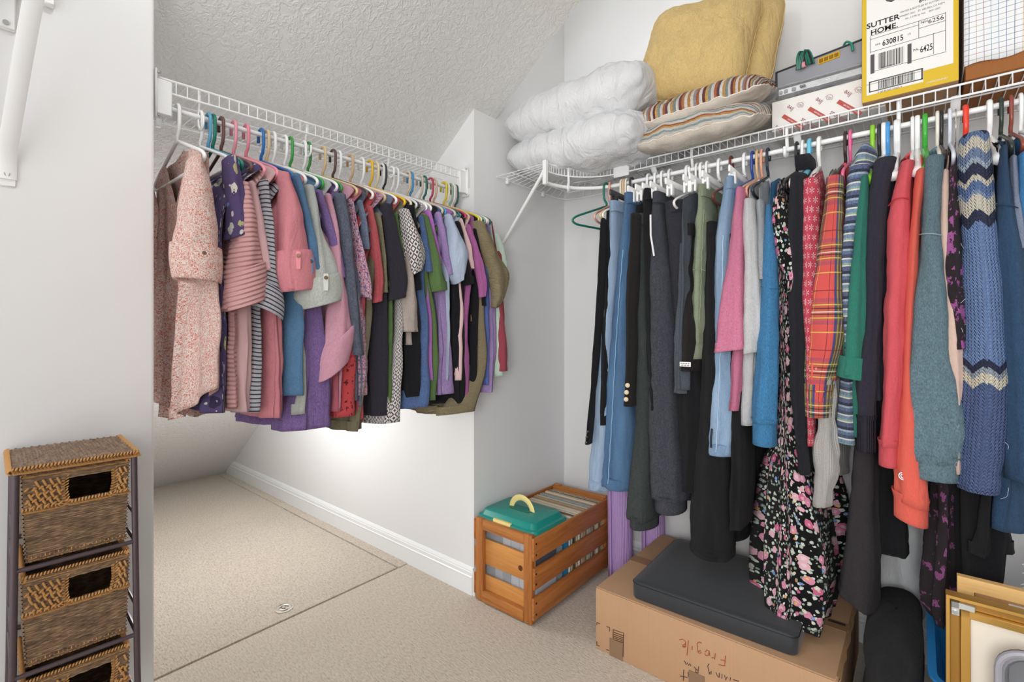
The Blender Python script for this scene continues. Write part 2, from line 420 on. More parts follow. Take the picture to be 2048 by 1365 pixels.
for px in (397, 610, 775, 925):
    y = onx(px, 250, XL).y
    rod_hook(alc, (xf_-.012, y, dz(y)), .088, (-1, 0, 0))
for y in (.46, .78, 1.1, 1.4): add('wall_clip', *box((xb_-.012, y-.008, dz(y)-.02), (xb_+.008, y+.008, dz(y)+.006), .003), M_BRK, alc)

# long shelf with a curved corner unit
lng = thing('wire_shelf', (0, YR, 1.8), 'long white wire shelf with a hanging rod below the boxes and cushions', 'shelf')
ZD = 1.852; yl = YR+.004; xs, xe = -.985, 1.45
for nm, y, d, r in (('lip_rail', yl, 0, .0033), ('lower_rail', yl, -.034, .0033), ('deck_rail', yl+.11, -.004, .0028), ('deck_rail', yl+.22, -.004, .0028), ('wall_rail', YC-.012, -.004, .003)):
    add(nm, *cyl((xs, y, ZD+d), (xe, y, ZD+d), r, 8), M_WIRE, lng)
add('hang_rod', *cyl((-.975, YR, ZR), (xe, YR, ZR), .0085, 12), M_WIRE, lng)
ws = []
for i in range(int((xe-xs)/.0262)+1):
    x = xs+i*.0262
    ws.append(sweep([(x, YC-.012, ZD), (x, yl+.002, ZD+.001), (x, yl-.001, ZD-.003), (x, yl-.001, ZD-.034)], .0015, 5))
add('deck_wires', *join(ws), M_WIRE, lng)['kind'] = 'stuff'
for px in (1571, 1797, 1380): p = ony(px, 300, YR); rod_hook(lng, (p.x, yl+.012, ZD), .088, (0, 1, 0), .005)
for i, px in enumerate((1303, 1592, 1912)):
    x = ony(px, 290, yl).x
    br = add('support_brace', *sweep([(x, yl+.006, ZD-.028), (x, yl+.04, ZD-.06), (x, YC-.03, ZD-.30), (x, YC-.004, ZD-.335), (x, YC-.004, ZD-.38)], .011, 8, flat=(1.0, .35)), M_BRK, lng)
for x in (-.8, -.35, .05, .5): add('wall_clip', *box((x-.008, YC-.02, ZD-.02), (x+.008, YC-.002, ZD+.006), .003), M_BRK, lng)

cor = thing('corner_shelf', (-1.25, 1.95, 1.8), 'curved white wire corner shelf under the two white pillows', 'shelf')
cx, cy, cr = -.975, 1.655, .222                    # centre of the concave front
ctr = Vector((XB+.012, YC-.012, ZD))
def cpt(a, d=0, r=cr): return Vector((cx-r*math.sin(a), cy+r*math.cos(a), ZD+d))     # a=0 at the long shelf, 90 deg at the return wall end
A_ = [R(90)*i/14 for i in range(15)]
for nm, d, rr, r in (('lip_rail', 0, cr, .0033), ('lower_rail', -.034, cr, .0033), ('hang_rod', -.083, cr, .0075)):
    pts = [Vector((-.955, cy+rr, ZD+d))]+[cpt(a, d, rr) for a in A_]+[Vector((cx-rr, cy-.012, ZD+d))]
    add(nm, *sweep(pts, r, 8), M_WIRE, cor)
add('wall_rail', *sweep(round_path([(XB+.010, cy-.01, ZD-.004), (XB+.010, YC-.010, ZD-.004), (-.97, YC-.010, ZD-.004)], .10, 5), .003, 8), M_WIRE, cor)
for f in (.36, .68):
    pts = []
    for a in A_:
        p = cpt(a); e = Vector((XB+.010, cy+(YC-.010-cy)*math.cos(a)/max(math.cos(a), math.sin(a)), ZD)) if math.tan(a) > 1 else Vector((cx+(XB+.010-cx)*math.tan(a), YC-.010, ZD))
        pts.append(p.lerp(e, f)+Vector((0, 0, -.003)))
    add('deck_rail', *sweep(pts, .0026, 6), M_WIRE, cor)
ws = []
for i in range(25):
    a = R(90)*i/24; p = cpt(a)
    e = Vector((XB+.010, cy+(YC-.010-cy)*min(1, 1/math.tan(a)), ZD)) if a > R(45) else Vector((cx+(XB+.010-cx)*math.tan(a), YC-.010, ZD))
    ws.append(sweep([e, p+Vector((0, 0, .001)), p+Vector((0, 0, -.034))], .0015, 5))
add('deck_wires', *join(ws), M_WIRE, cor)['kind'] = 'stuff'
add('end_plate', *box((cx-cr-.008, cy-.024, ZD-.094), (cx-cr+.010, cy-.004, ZD+.008), .003), M_BRK, cor)
add('joiner_plate', *box((-1.0, yl-.010, ZD-.052), (-.93, yl-.002, ZD+.006), .002), M_BRK, cor)
ft = onx(1003, 492, XB+.012)
add('support_brace', *sweep(round_path([(cx-cr, cy-.012, ZD-.02), (cx-cr-.02, cy-.010, ZD-.05), (XB+.03, ft.y, ft.z+.02), (XB+.006, ft.y, ft.z-.01), (XB+.006, ft.y, ft.z-.04)], .02, 3), .0085, 10, flat=(1, .8)), M_BRK, cor)
rod_hook(cor, (cx-cr+.035, cy+.11, ZD), .088, (-.5, .8, 0), .005)
for q in ((XB+.006, 1.72), (XB+.006, 2.0)): add('wall_clip', *box((q[0]-.004, q[1]-.009, ZD-.022), (q[0]+.012, q[1]+.009, ZD+.006), .003), M_BRK, cor)
for q in (-1.2, -1.05): add('wall_clip', *box((q-.009, YC-.018, ZD-.022), (q+.009, YC-.002, ZD+.006), .003), M_BRK, cor)

# shelf on the partition, of which the photograph shows the brace and the end
pxw = XB-.008
par = thing('wall_shelf', (pxw, .0, 1.9), 'white shelf end with a long support brace on the plain partition beside the basket tower', 'shelf')
foot = onx(14, 330, pxw+.004); tp = onx(62, -40, pxw+.0)
zt_ = foot.z
top_p = Vector((pxw+.30, foot.y+.005, 1.93))
q1 = onx(45, 120, pxw+.11)
add('support_brace', *sweep([(pxw+.003, foot.y, foot.z-.03), (pxw+.004, foot.y, foot.z+.004), (pxw+.018, foot.y+.0, foot.z+.03), (q1.x, q1.y, q1.z), (pxw+.2, q1.y+.02, q1.z+.19), (pxw+.29, q1.y+.03, q1.z+.33)], .0125, 10, flat=(.4, 1.25)), M_BRK, par)
add('foot_plate', *box((pxw, foot.y-.014, foot.z-.045), (pxw+.004, foot.y+.014, foot.z-.002), .002), M_BRK, par)
add('screw', *sweep([(pxw+.002, foot.y, foot.z-.02), (pxw+.008, foot.y, foot.z-.02)], .005, 12), M_SCREW, par)
ep = onx(108, 15, pxw+.006)
add('wall_rail', *box((pxw, -1.2, ep.z), (pxw+.016, ep.y, ep.z+.035), .003), M_BRK, par)
add('end_cap', *box((pxw, ep.y-.02, ep.z-.003), (pxw+.02, ep.y+.001, ep.z+.04), .003), M_BRK, par)
sp = onx(12, 42, pxw+.02)
add('mount_plate', *box((pxw, sp.y-.05, sp.z-.012), (pxw+.012, sp.y+.016, sp.z+.2), .003), M_BRK, par)
add('screw', *sweep([(pxw+.01, sp.y, sp.z), (pxw+.016, sp.y, sp.z)], .005, 12), M_SCREW, par)
add('deck_board', *box((pxw+.016, -1.2, ep.z+.10), (pxw+.32, ep.y-.01, ep.z+.118), .004), M_BRK, par)

# ------------------------------------------------------------------ cloth: lofted tubes measured on the rods
def cr4(a, b, c, d, t):
    return .5*((2*b)+(-a+c)*t+(2*a-5*b+4*c-d)*t*t+(-a+3*b-3*c+d)*t*t*t)
def resample(P, n):
    """P: list of equal-length tuples -> n smooth samples"""
    m = len(P)
    if m == 1: return [P[0]]*n
    cum = [0]
    for i in range(1, m): cum.append(cum[-1]+max(1e-4, abs(P[i][0]-P[i-1][0])+.3*abs(P[i][1]-P[i-1][1])))
    out = []
    for q in range(n):
        s = cum[-1]*q/(n-1); i = 0
        while i < m-2 and s > cum[i+1]: i += 1
        t = (s-cum[i])/(cum[i+1]-cum[i])
        a, b, c, d = P[max(i-1, 0)], P[i], P[i+1], P[min(i+2, m-1)]
        out.append(tuple(cr4(a[j], b[j], c[j], d[j], t) for j in range(len(b))))
    return out
def sgnp(x, p): return math.copysign(abs(x)**p, x)
def loft_uv(rings, scale=1.0):
    n = len(rings[0]); per = max(sum((r[j]-r[(j+1) % n]).length for j in range(n)) for r in rings)
    V = [v for r in rings for v in r]; F, UV = [], []
    v = [0]
    for i in range(1, len(rings)): v.append(v[-1]+sum((rings[i][j]-rings[i-1][j]).length for j in range(0, n, 4))/len(range(0, n, 4)))
    for i in range(len(rings)-1):
        for j in range(n):
            F.append((i*n+j, i*n+(j+1) % n, (i+1)*n+(j+1) % n, (i+1)*n+j))
            u0, u1 = per*j/n, per*(j+1)/n
            UV.append(((u0, v[i]), (u1, v[i]), (u1, v[i+1]), (u0, v[i+1])))
    return V, F, UV
def inner_lip(rings, dep=.03, th=.0022):
    """turn the open end inwards so that the cloth has a hem"""
    last = rings[-1]; c = sum(last, Vector())/len(last)
    def sh(k, dzv): return [p+(c-p).normalized()*min(k, (c-p).length*.5)+Vector((0, 0, dzv)) for p in last]
    rings.append(sh(th, -.0006)); rings.append(sh(th*1.4, dep*.4)); rings.append(sh(th*1.4, dep)); return rings
def params(S, rows, wc, wh, mode):
    out = []
    for r in rows:
        Lx, Rx, py = r[:3]; c = r[3] if len(r) > 3 else wc; h = r[4] if len(r) > 4 else wh
        wn = c if mode == 'tube' else c+h-.015 if mode == 'body' else c+.7*h
        tl, z = S.pt(Lx, py, wn); tr, z2 = S.pt(Rx, py, wn); t = (tl+tr)/2; m = max(.003, (tr-tl)/2)
        if mode == 'leg': th = m
        elif mode == 'tube':
            k = S.k(t, c)
            if k*h > .85*m: h = .85*m/k
            th = max(.006, math.sqrt(max(m*m-(k*h)**2, (.3*m)**2)))
        else: th = m
        out.append(((z+z2)/2, t, th, c, h))
    return out
def tube_rings(S, par, n=30, nr=30, seed=0, fold=.05, amp=.004, tilt=0, p=1.0, wrk=1.5):
    rs = resample(par, nr); rings = []
    rnd = random.Random(seed); f1, f2, f3 = (rnd.uniform(0, 6.28) for _ in range(3))
    for i, (z, t, th, c, h) in enumerate(rs):
        s = i/(nr-1); ring = []
        for j in range(n):
            a = 2*PI*j/n; ca, sa = math.cos(a), math.sin(a)
            k = 1+1.3*fold*(.9*math.sin(2*a+f1+1.2*s)+.8*math.sin(3*a+f2-2.0*s)+.6*math.sin(5*a+f3+3*s)+.4*math.sin(8*a+f1-2*s))*min(1, .3+1.2*s)
            w = c+h*k*sgnp(ca, p); tt = t+th*k*sgnp(sa, p); zz = z
            nv = Vector((w*11, tt*16, z*7+seed*3.7))
            g = amp*wrk*(noise.noise(nv)+.6*noise.noise(nv*2.1+Vector((0, 0, z*6))))
            w += g*ca; tt += g*sa*(min(1, th/.02))
            if i == nr-1 or tilt: zz += tilt*s*(tt-t)
            ring.append(S.world(tt, w, zz))
        rings.append(ring)
    return rings, rs
def cap_top(rings):
    r0 = rings[0]; c = sum(r0, Vector())/len(r0)
    extra = [[c+(p-c)*.55+Vector((0, 0, .006)) for p in r0], [c+(p-c)*.08+Vector((0, 0, .008)) for p in r0]]
    return [extra[1], extra[0]]+rings
def tube(S, name, rows, mat, parent, wc=.2, wh=.04, nr=30, n=30, seed=0, fold=.05, amp=.004, tilt=0, cap=True, lip=True, mirror=False, p=1.0, mode='tube'):
    par = params(S, rows, wc, wh, mode)
    if mirror: par = [(z, t-.004, th, -c, h) for (z, t, th, c, h) in par]
    rings, rs = tube_rings(S, par, n, nr, seed, fold, amp, tilt, p)
    if nr > 12 and lip:
        g_ = rings[-3]; c_ = sum(g_, Vector())/len(g_); rings[-3] = [c_+(q-c_)*.965 for q in g_]
    if cap: rings = cap_top(rings)
    if lip: inner_lip(rings)
    V, F, UV = loft_uv(rings)
    return add(name, V, F, mat, parent, UV), rs
def cuff(S, name, rs, mat, parent, s0=.86, grow=1.13, seed=3, rib=False, tilt=0, over=.0, rolled=True, mirror=False, tight=None, ruf=0):
    """band round the end of a sleeve or leg: rolled fold, or narrower knitted rib"""
    nr = len(rs); a = int(s0*(nr-1)); seg = rs[a:]
    if over: z, t, th, c, h = seg[-1]; seg = seg+[(z-over*q/4, t, th, c, h) for q in range(1, 5)]
    m = len(seg); rings = []
    n = 36; rnd = random.Random(seed); f = rnd.uniform(0, 6)
    def ring(i, k, dzv=0):
        z, t, th, c, h = seg[i]; out = []
        if mirror: c = -c
        for j in range(n):
            A = 2*PI*j/n; kk = k*(1+.03*math.sin(3*A+f))
            if rib: kk *= 1+.012*math.cos(n/2*A)
            if ruf: kk *= 1+ruf*math.cos(9*A)*(i/(m-1))
            tt = t+(th*kk+(.004 if not rib else .0015)*(k > 1))*math.sin(A); w = c+(h*kk+(.004 if not rib else .0015)*(k > 1))*math.cos(A)
            out.append(S.world(tt, w, z+dzv+tilt*(tt-t)))
        return out
    if rolled:
        prof = [(0, .96), (0, 1.06)]
        rings.append(ring(0, .97, .001))
        for i in range(m):
            s = i/(m-1); rings.append(ring(i, 1+(grow-1)*(.75+.25*math.sin(PI*s))))
        rings.append(ring(m-1, 1+(grow-1)*.5, -.004)); rings.append(ring(m-1, .95, -.001)); rings.append(ring(m-1, .93, .03))
    else:
        g = tight or grow
        for i in range(m):
            s = i/(m-1); rings.append(ring(i, g+(1.03-g)*max(0, 1-s*5)))
        rings.append(ring(m-1, g*.95, -.001)); rings.append(ring(m-1, g*.93, .03))
    V, F, UV = loft_uv(rings)
    return add(name, V, F, mat, parent, UV)
def shoulder(S, t, w): return S.rod(t)-.084-.366*abs(w)-.5*max(0, abs(w)-.19)
def body(S, name, rows, mat, parent, W=.21, Wb=None, nr=34, n=64, seed=0, front=1, neck=.082, df=.07, db=.02, tail=0.0, folds=.006, drop=None, hem_slant=0, top0=None, vneck=False, t_top=None):
    """front: +1 if the front of the garment lies towards +t"""
    Wb = Wb or W*1.04
    par = params(S, rows, 0, W, 'body')
    t0 = par[0][1] if t_top is None else t_top
    zt_edge = shoulder(S, t0, W)
    par[0] = (zt_edge, t0 if t_top is not None else par[0][1], par[0][2], 0, W)
    for i in range(1, len(par)):
        if par[i][0] > par[i-1][0]-.01: z, t, th, c, h = par[i]; par[i] = (par[i-1][0]-.01, t, th, c, h)
    rs = resample(par, nr); zb = par[-1][0]
    rnd = random.Random(seed); ph = [rnd.uniform(0, 6.28) for _ in range(6)]
    lam = rnd.uniform(.085, .13)
    rings = []
    for i, (z, t, th, _, _) in enumerate(rs):
        s = (zt_edge-z)/(zt_edge-zb); s = min(1, max(0, s)); ring = []
        Wz = W+(Wb-W)*s
        pinch = min(1, .30+3.2*s)
        for j in range(n):
            a = 2*PI*j/n; ca, sa = math.cos(a), math.sin(a)
            w = Wz*sgnp(ca, .72); side = sgnp(sa, .8)
            fr = side*front > 0
            top = shoulder(S, t0, w) if top0 is None else top0
            if abs(w) < neck and top0 is None:
                c2 = math.cos(PI*w/(2*neck)); d = df if fr else db
                top -= d*(max(0, 1-abs(w)/neck) if vneck and fr else c2**.8) * min(1, abs(side)*2.2)
            hem = zb-tail*(max(0, 1-(w/Wz)**2))+hem_slant*w
            zz = top+(hem-top)*s
            tt = t+th*pinch*side
            fo = folds*min(1, s*1.6)
            tt += fo*(math.sin(2*PI*w/lam+ph[0]+.8*s)+.6*math.sin(2*PI*w/(lam*.57)+ph[1]-1.1*s))*(1-.55*abs(ca)**6)
            tt += fo*.7*side*math.sin(2*PI*w/(lam*.8)+ph[2])
            k2 = min(1, s*1.5)*(.22*math.sin(4*a+ph[3]+1.5*s)+.20*math.sin(7*a+ph[4]-2*s)+.12*math.sin(11*a+ph[5]+s))
            tt += th*k2; w += .022*k2*ca
            q = Vector((w*13, tt*18, zz*8+seed*2.3)); g = .006*(noise.noise(q)+.5*noise.noise(q*2.2))
            ring.append(S.world(tt+g, w+g*.5, zz))
        rings.append(ring)
    inner_lip(rings)
    V, F, UV = loft_uv(rings)
    return add(name, V, F, mat, parent, UV), rs, t0
def patch_at(S, px, py, w, du, dv, mat, parent, name='button_tab', button='#7a5a3c', brad=.0055, dirn=None):
    """a buttoned tab lying on a sleeve, facing the room"""
    t, z = S.pt(px, py, w); c = S.world(t, w, z); f = (CAM-c); f.z = 0; f.normalize(); r = Vector((0, 0, 1)).cross(f)
    M = Matrix.Translation(c) @ Matrix((r, Vector((0, 0, 1)), f)).transposed().to_4x4()
    if du:
        b = box((-du/2, -dv*.75, -.002), (du/2, dv*.25, .0025), .0018); o = add(name, *xf(b, M), mat, parent)
    else: o = parent
    d = sweep([(0, 0, .002), (0, 0, .0045), (0, 0, .006)], [brad, brad, brad*.7], 12); add('button', *xf(d, M), plastic(button), o)
    return o

# ------------------------------------------------------------------ hangers
HL = {}
def hanger_meshes(kind):
    """local w,z outline -> (hook, shoulder frame)"""
    r = .0046
    def hook_path(rad=.0185, neck=-.086, shaft=-.05):
        a = arc((0, 0, -.0065), (1, 0, 0), (0, 0, 1), rad, R(200), R(0), 12)
        return [Vector((-rad, 0, -.026))]+a[1:]+[Vector((rad, 0, shaft*.8))]+[Vector((rad*.7, 0, shaft-.012)), Vector((0, 0, neck+.012)), Vector((0, 0, neck))]
    if kind == 'tube':
        fr = round_path([(0, 0, -.086), (.185, 0, -.1555), (.208, 0, -.170), (.208, 0, -.182), (.185, 0, -.190), (-.185, 0, -.190), (-.208, 0, -.182), (-.208, 0, -.170), (-.185, 0, -.1555)], .02, 4, True)
        return sweep(hook_path(), r, 9), sweep(fr, r, 9, True)
    if kind == 'thick':            # broad moulded shoulder hanger
        h = sweep(hook_path(.019), .0058, 8, flat=(.75, 1.1))
        fr = [Vector((w, 0, -.086-.35*abs(w)-.04*(w/.2)**2)) for w in [x*.0215 for x in range(-10, 11)]]
        rad = [.006+.007*abs(x)/10 for x in range(-10, 11)]
        bar = sweep([(-.17, 0, -.162), (.17, 0, -.162)], .004, 7)
        return h, join([sweep(fr, rad, 9), bar])
    if kind == 'clip':             # bar with two sprung clips
        h = sweep(hook_path(.019, -.072, -.045), .005, 8, flat=(.8, 1.1))
        bar = box((-.19, -.004, -.098), (.19, .004, -.074), .003)
        web = sweep([(-.06, 0, -.086), (0, 0, -.066), (.06, 0, -.086)], .004, 6)
        return h, join([bar, web])
    if kind == 'wire':
        fr = round_path([(0, 0, -.08), (.2, 0, -.155), (.2, 0, -.16), (-.2, 0, -.16), (-.2, 0, -.155)], .01, 3, True)
        return sweep(hook_path(.016, -.08, -.045), .0013, 6), sweep(fr, .0013, 6, True)
_hm = {}
def get_hm(kind, S):
    key = (kind, S is SLh)
    if key not in _hm:
        out = []
        for i, (V, F) in enumerate(hanger_meshes(kind)):
            if S is SLh: V = [Vector((v[0], v[1], v[2])) for v in V]
            else: V = [Vector((v[1], -v[0], v[2])) for v in V]
            me = bpy.data.meshes.new('hanger_'+('hook', 'frame')[i]); me.from_pydata([tuple(v) for v in V], [], F)
            me.polygons.foreach_set('use_smooth', [True]*len(me.polygons)); me.materials.append(M_WIRE); out.append(me)
        if kind == 'clip':
            cl = join([box((-.011, -.012, -.030), (.011, -.004, .012), .003), box((-.011, .004, -.030), (.011, .012, .012), .003), box((-.007, -.010, -.004), (.007, .010, .006), .002)])
            V, F = cl
            if S is SRt: V = [Vector((v[1], -v[0], v[2])) for v in V]
            me = bpy.data.meshes.new('hanger_clip'); me.from_pydata([tuple(v) for v in V], [], F); me.materials.append(M_WIRE); out.append(me)
        _hm[key] = out
    return _hm[key]
def part(me, name, mat, parent, loc=(0, 0, 0)):
    o = bpy.data.objects.new(name, me); COL.objects.link(o); o.parent = parent; o.location = loc
    o.material_slots[0].link = 'OBJECT'; o.material_slots[0].material = mat; WL[o.name] = WL[parent.name]; return o
def hanger(S, px, colour, label, kind='tube', swing=0.0, clipcol=None, py=250):
    if S is SLh: t = onx(px, py, XL+.018).y; loc = S.world(t, 0, S.rod(t)+.0)
    else: t = ony(px, py, YR-.018).x; loc = S.world(t, 0, S.rod(t)+.0)
    loc.z += .0085-.0035
    g = 'hangers on the alcove rod' if S is SLh else 'hangers on the long wall rod'
    h = thing('clothes_hanger' if kind != 'clip' else 'clip_hanger', loc, label, 'hanger', g)
    h.rotation_euler = (0, 0, swing)
    m = get_hm(kind, S); mt = plastic(colour, .3) if kind != 'wire' else M_STEEL
    part(m[0], 'hook', mt, h); part(m[1], 'frame', mt, h)
    if kind == 'clip':
        cm = plastic(clipcol or colour, .3)
        for w in (-.15, .15):
            part(m[2], 'clip', cm, h, (w, 0, -.104) if S is SLh else (0, -w, -.104))
    return t
GL, GR = 'tops hanging on the alcove rod', 'clothes hanging on the long wall rod'
def garment(S, name, t, label, cat):
    return thing(name, S.world(t, 0, S.rod(t)-.1), label, cat, GL if S is SLh else GR)
_seed = [0]
def top(S, name, label, mat, bodyrows, sleeve=None, cat='top', W=.208, Wb=None, tail=0, folds=.006, df=.06, vneck=False, collar=None, wc=.205, wh=.042,
        cuffs=None, tab=None, tilt=0, fold=.06, amp=.004, mat2=None, neck=.082, t_top=None, far=True, p=1.0, slant=0, sl_lip=True, front=None, cuffmat=None, sl_n=30):
    _seed[0] += 1; sd = _seed[0]
    if S is SRt: t_top = None
    fr = front if front is not None else (-1 if S is SLh else 1)
    t, _z = S.pt((bodyrows[0][0]+bodyrows[0][1])/2, bodyrows[0][2], .19)
    g = garment(S, name, t if t_top is None else t_top, label, cat)
    b, rs, t0 = body(S, 'body', bodyrows, mat, g, W, Wb, seed=sd, front=fr, tail=tail, folds=folds, df=df, vneck=vneck, neck=neck, t_top=t_top, hem_slant=slant)
    if sleeve:
        for mir in ((False, True) if far else (False,)):
            o, srs = tube(S, 'sleeve', sleeve, mat2 or mat, g, wc, wh, nr=sl_n, seed=sd*3+mir, fold=fold, amp=amp, tilt=tilt, mirror=mir, p=p)
            if cuffs:
                c = dict(cuffs); kind = c.pop('kind', 'roll')
                par = [(z, t_, th, abs(cc), h) for (z, t_, th, cc, h) in srs]
                cuff(S, 'cuff', par, cuffmat or mat2 or mat, o, seed=sd, tilt=tilt, mirror=mir, rolled=(kind == 'roll'), rib=(kind == 'rib'), **c)
            if tab and not mir:
                patch_at(S, tab[0], tab[1], wc+tab[2], tab[3], tab[4], mat2 or mat, o, button=tab[5])
    if collar:                     # knitted neckband
        w = [x*neck/8 for x in range(-8, 9)]
        pts = []
        for sgn, d in ((fr, df), (-fr, .02)):
            seq = w if sgn == fr else w[::-1]
            for x in seq[:-1]:
                c2 = math.cos(PI*x/(2*neck)); z = shoulder(S, t0, x)-d*(max(0, 1-abs(x)/neck) if vneck and sgn == fr else c2**.8)
                pts.append(S.world(t0+sgn*(.004+.010*c2), x, z+.002))
        add('neckband', *sweep(pts, .0065 if collar is True else collar, 7, True, flat=(.5, 1.2)), mat, g)
    return g
def legs(S, name, label, mat, waist, leg, cat='trousers', wc=.10, wh=.085, cuffs=None, waistmat=None, fold=.05, amp=.004, far=True, zw=.18, tilt=0, drop=.0):
    """trousers hung by the waist: waist block, two legs"""
    _seed[0] += 1; sd = _seed[0]
    t, _ = S.pt((waist[0][0]+waist[0][1])/2, waist[0][2], .15)
    g = garment(S, name, t, label, cat)
    par = params(S, waist, 0, zw, 'body'); r0 = par[0]
    wb = [(r0[0]+.004, r0[1], r0[2]*1.02+.001, 0, zw*1.01), (r0[0]-.018, r0[1], r0[2]*1.02+.0015, 0, zw*1.01), (r0[0]-.038, r0[1]*.6+par[1][1]*.4, (r0[2]*.6+par[1][2]*.4)*1.04+.0015, 0, zw*1.01)]
    rings, _r = tube_rings(S, wb, 48, 8, sd, .01, .001, 0, .6); rings = cap_top(rings); V, F, UV = loft_uv(rings); add('waistband', V, F, waistmat or mat, g, UV)
    q_ = [tuple(r[:3])+(zw*.53, zw*.45) for r in waist]
    leg = q_+[r for r in leg if r[2] > waist[-1][2]+25]
    for mir in ((False, True) if far else (False,)):
        rows = leg
        o, rs = tube(S, 'leg', rows, mat, g, wc, wh, nr=46, seed=sd*3+mir, fold=fold, amp=amp, mirror=mir, tilt=tilt, p=.7, mode='leg')
        if cuffs:
            c = dict(cuffs); kind = c.pop('kind', 'rib')
            cuff(S, 'cuff', [(z, t_, th, abs(cc), h) for (z, t_, th, cc, h) in rs], mat, o, seed=sd, rolled=(kind == 'roll'), rib=(kind == 'rib'), mirror=mir, **c)
    return g
def button_row(S, pts, w, parent, colour, r=.007):
    for px, py in pts: patch_at(S, px, py, w, 0, 0, None, parent, button=colour, brad=r)
def last_sleeve(g): return [o for o in bpy.data.objects if o.parent == g and o.name.startswith('sleeve')][0]

def seam(S, parent, pts, w, hexc, name='seam', r=.0018, puck=.0):
    P = []
    for px, py in pts: t, z = S.pt(px, py, w); P.append((z, t, 0, 0, 0))
    rs = resample(P, 40)
    return add(name, *sweep([S.world(t+puck*math.sin(i*1.9), w, z) for i, (z, t, _, _, _) in enumerate(rs)], r, 6), plastic(hexc, .85), parent)

def seam3(S, parent, pts, hexc, name='shoulder_seam', r=.0016):
    P = [S.world(*(lambda q: (q[0], w, q[1]))(S.pt(px, py, w))) for px, py, w in pts]
    R_ = resample([(p.x, p.y, p.z) for p in P], 24)
    return add(name, *sweep([Vector(p) for p in R_], r, 6), plastic(hexc, .9), parent)

# ------------------------------------------------------------------ tops on the alcove rod, from the near end to the far wall
S = SLh
F_ = fabric
f_coral = F_('coral_print', '#e0785f', 'speckle', c2='#f6e8df', scale=230, thr=.078, wr=.5)
f_purp = F_('butterfly', '#5b4a7c', 'floral', scale=19, skip=.3, layers=[(1, .33, ['#d9d6cf', '#e8e3d3', '#3b3152', '#c7bd86']), (2.1, .26, ['#6f86bd', '#3a3050', '#cfc69a', '#e0dccf']), (3.7, .2, ['#43385f', '#4a3e68'])])
f_ribp = F_('ribbed_pink', '#efb0b0', 'plain', heather=.1, rib=('v', .012, .22))
f_palep = F_('pale_pink', '#f2c3c4', 'plain', heather=.12)
f_strip = F_('striped_jersey', '#c5c4cb', 'stripe', c2='#3d3d4a', period=.0115, duty=.3, heather=.2)
f_pink = F_('pink_linen', '#ec8d99', 'plain', heather=.2)
f_rose = F_('rose_jersey', '#d8697c', 'plain', heather=.2)
f_blue = F_('steel_blue', '#5685ae', 'plain', heather=.2)
f_linen = F_('pale_linen', '#ced3cb', 'plain', heather=.38, crinkle=.1)
f_hpurp = F_('heather_purple', '#8467a5', 'plain', heather=.42)
f_hpink = F_('heather_pink', '#e3a2b8', 'plain', heather=.22)
f_slate = F_('slate_marl', '#5f6677', 'plain', heather=.55)
f_rbf = F_('red_blue_print', '#6170a5', 'multi', scale=70, cols=['#3c466f', '#6f82ba', '#d95667', '#cdd2e4', '#e2606a', '#5a6aa6', '#303a62'])
f_redl = F_('red_lace', '#d93a40', 'blotch', c2='#6f1a20', scale=60, thr=.57, crinkle=.3)
f_grtee = F_('grey_blue_marl', '#72819a', 'plain', heather=.5)
f_red = F_('brick_red', '#c24e55', 'plain', heather=.25)
f_olive = F_('dusty_olive', '#837c61', 'plain', heather=.3)
f_char = F_('charcoal', '#322f3a', 'plain', heather=.3)
f_green = F_('moss_green', '#5f7e46', 'plain', heather=.25)
f_diam = F_('diamond_print', '#efe9e6', 'diamond', c2='#57494f', period=.021)
f_taupe = F_('taupe', '#b8aaa0', 'plain', heather=.2)
f_black = F_('black', '#19181d', 'plain', heather=.2)
f_denimb = F_('blue_marl', '#4f6c9e', 'plain', heather=.4)
f_orch = F_('orchid', '#b96fc6', 'plain', heather=.12)
f_lav = F_('lavender_marl', '#a88bc6', 'plain', heather=.35)
f_ltbl = F_('pale_blue', '#bfcfe8', 'plain', heather=.22)
f_ppk = F_('shell_pink', '#f0c9c8', 'plain', heather=.12)
f_mag = F_('magenta', '#b35f9f', 'plain', heather=.2)
f_khaki = F_('khaki_gauze', '#b3a27a', 'plain', heather=.2, crinkle=1.4)
f_white = F_('sheer_white', '#e6eaea', 'plain', heather=.05)
f_royal = F_('royal_blue', '#5a74c4', 'plain', heather=.15)
f_mint = F_('mint', '#c3d8c6', 'plain', heather=.12)
f_crim = F_('crimson', '#9e3b4b', 'plain', heather=.15)

hanger(S, 359, '#f1f1f0', 'nearest white plastic hanger on the alcove rod, holding the coral print top')
top(S, 'blouse', 'coral and white print V-neck blouse with rolled tab sleeve, nearest on the alcove rod', f_coral,
    [(388, 428, 300), (402, 432, 420), (400, 436, 600), (388, 437, 775)], [(372, 405, 318), (362, 420, 380), (353, 433, 450), (347, 438, 505), (352, 437, 560)],
    W=.215, Wb=.235, tail=.10, folds=.011, df=.17, vneck=True, neck=.10, t_top=.431, wc=.2, wh=.05, cuffs=dict(kind='roll', s0=.74, grow=1.12), tab=(408, 507, .055, .013, .055, '#6a4a34'), tilt=-.1, cat='top', p=.8)
hanger(S, 405, '#f3f3f2', 'white plastic hanger with its bare end showing beside the coral blouse')
hanger(S, 421, '#5fa5c8', 'light blue plastic hanger beside the teal hanger, holding the butterfly print top')
top(S, 'blouse', 'purple short sleeve top with white butterfly print, behind the coral blouse', f_purp,
    [(440, 470, 306), (432, 452, 420), (424, 452, 600), (412, 466, 824)], [(443, 475, 318), (447, 492, 390), (450, 503, 440), (449, 505, 472)], folds=.007, df=.1, t_top=.56, wh=.042, tilt=.55, tail=.0)
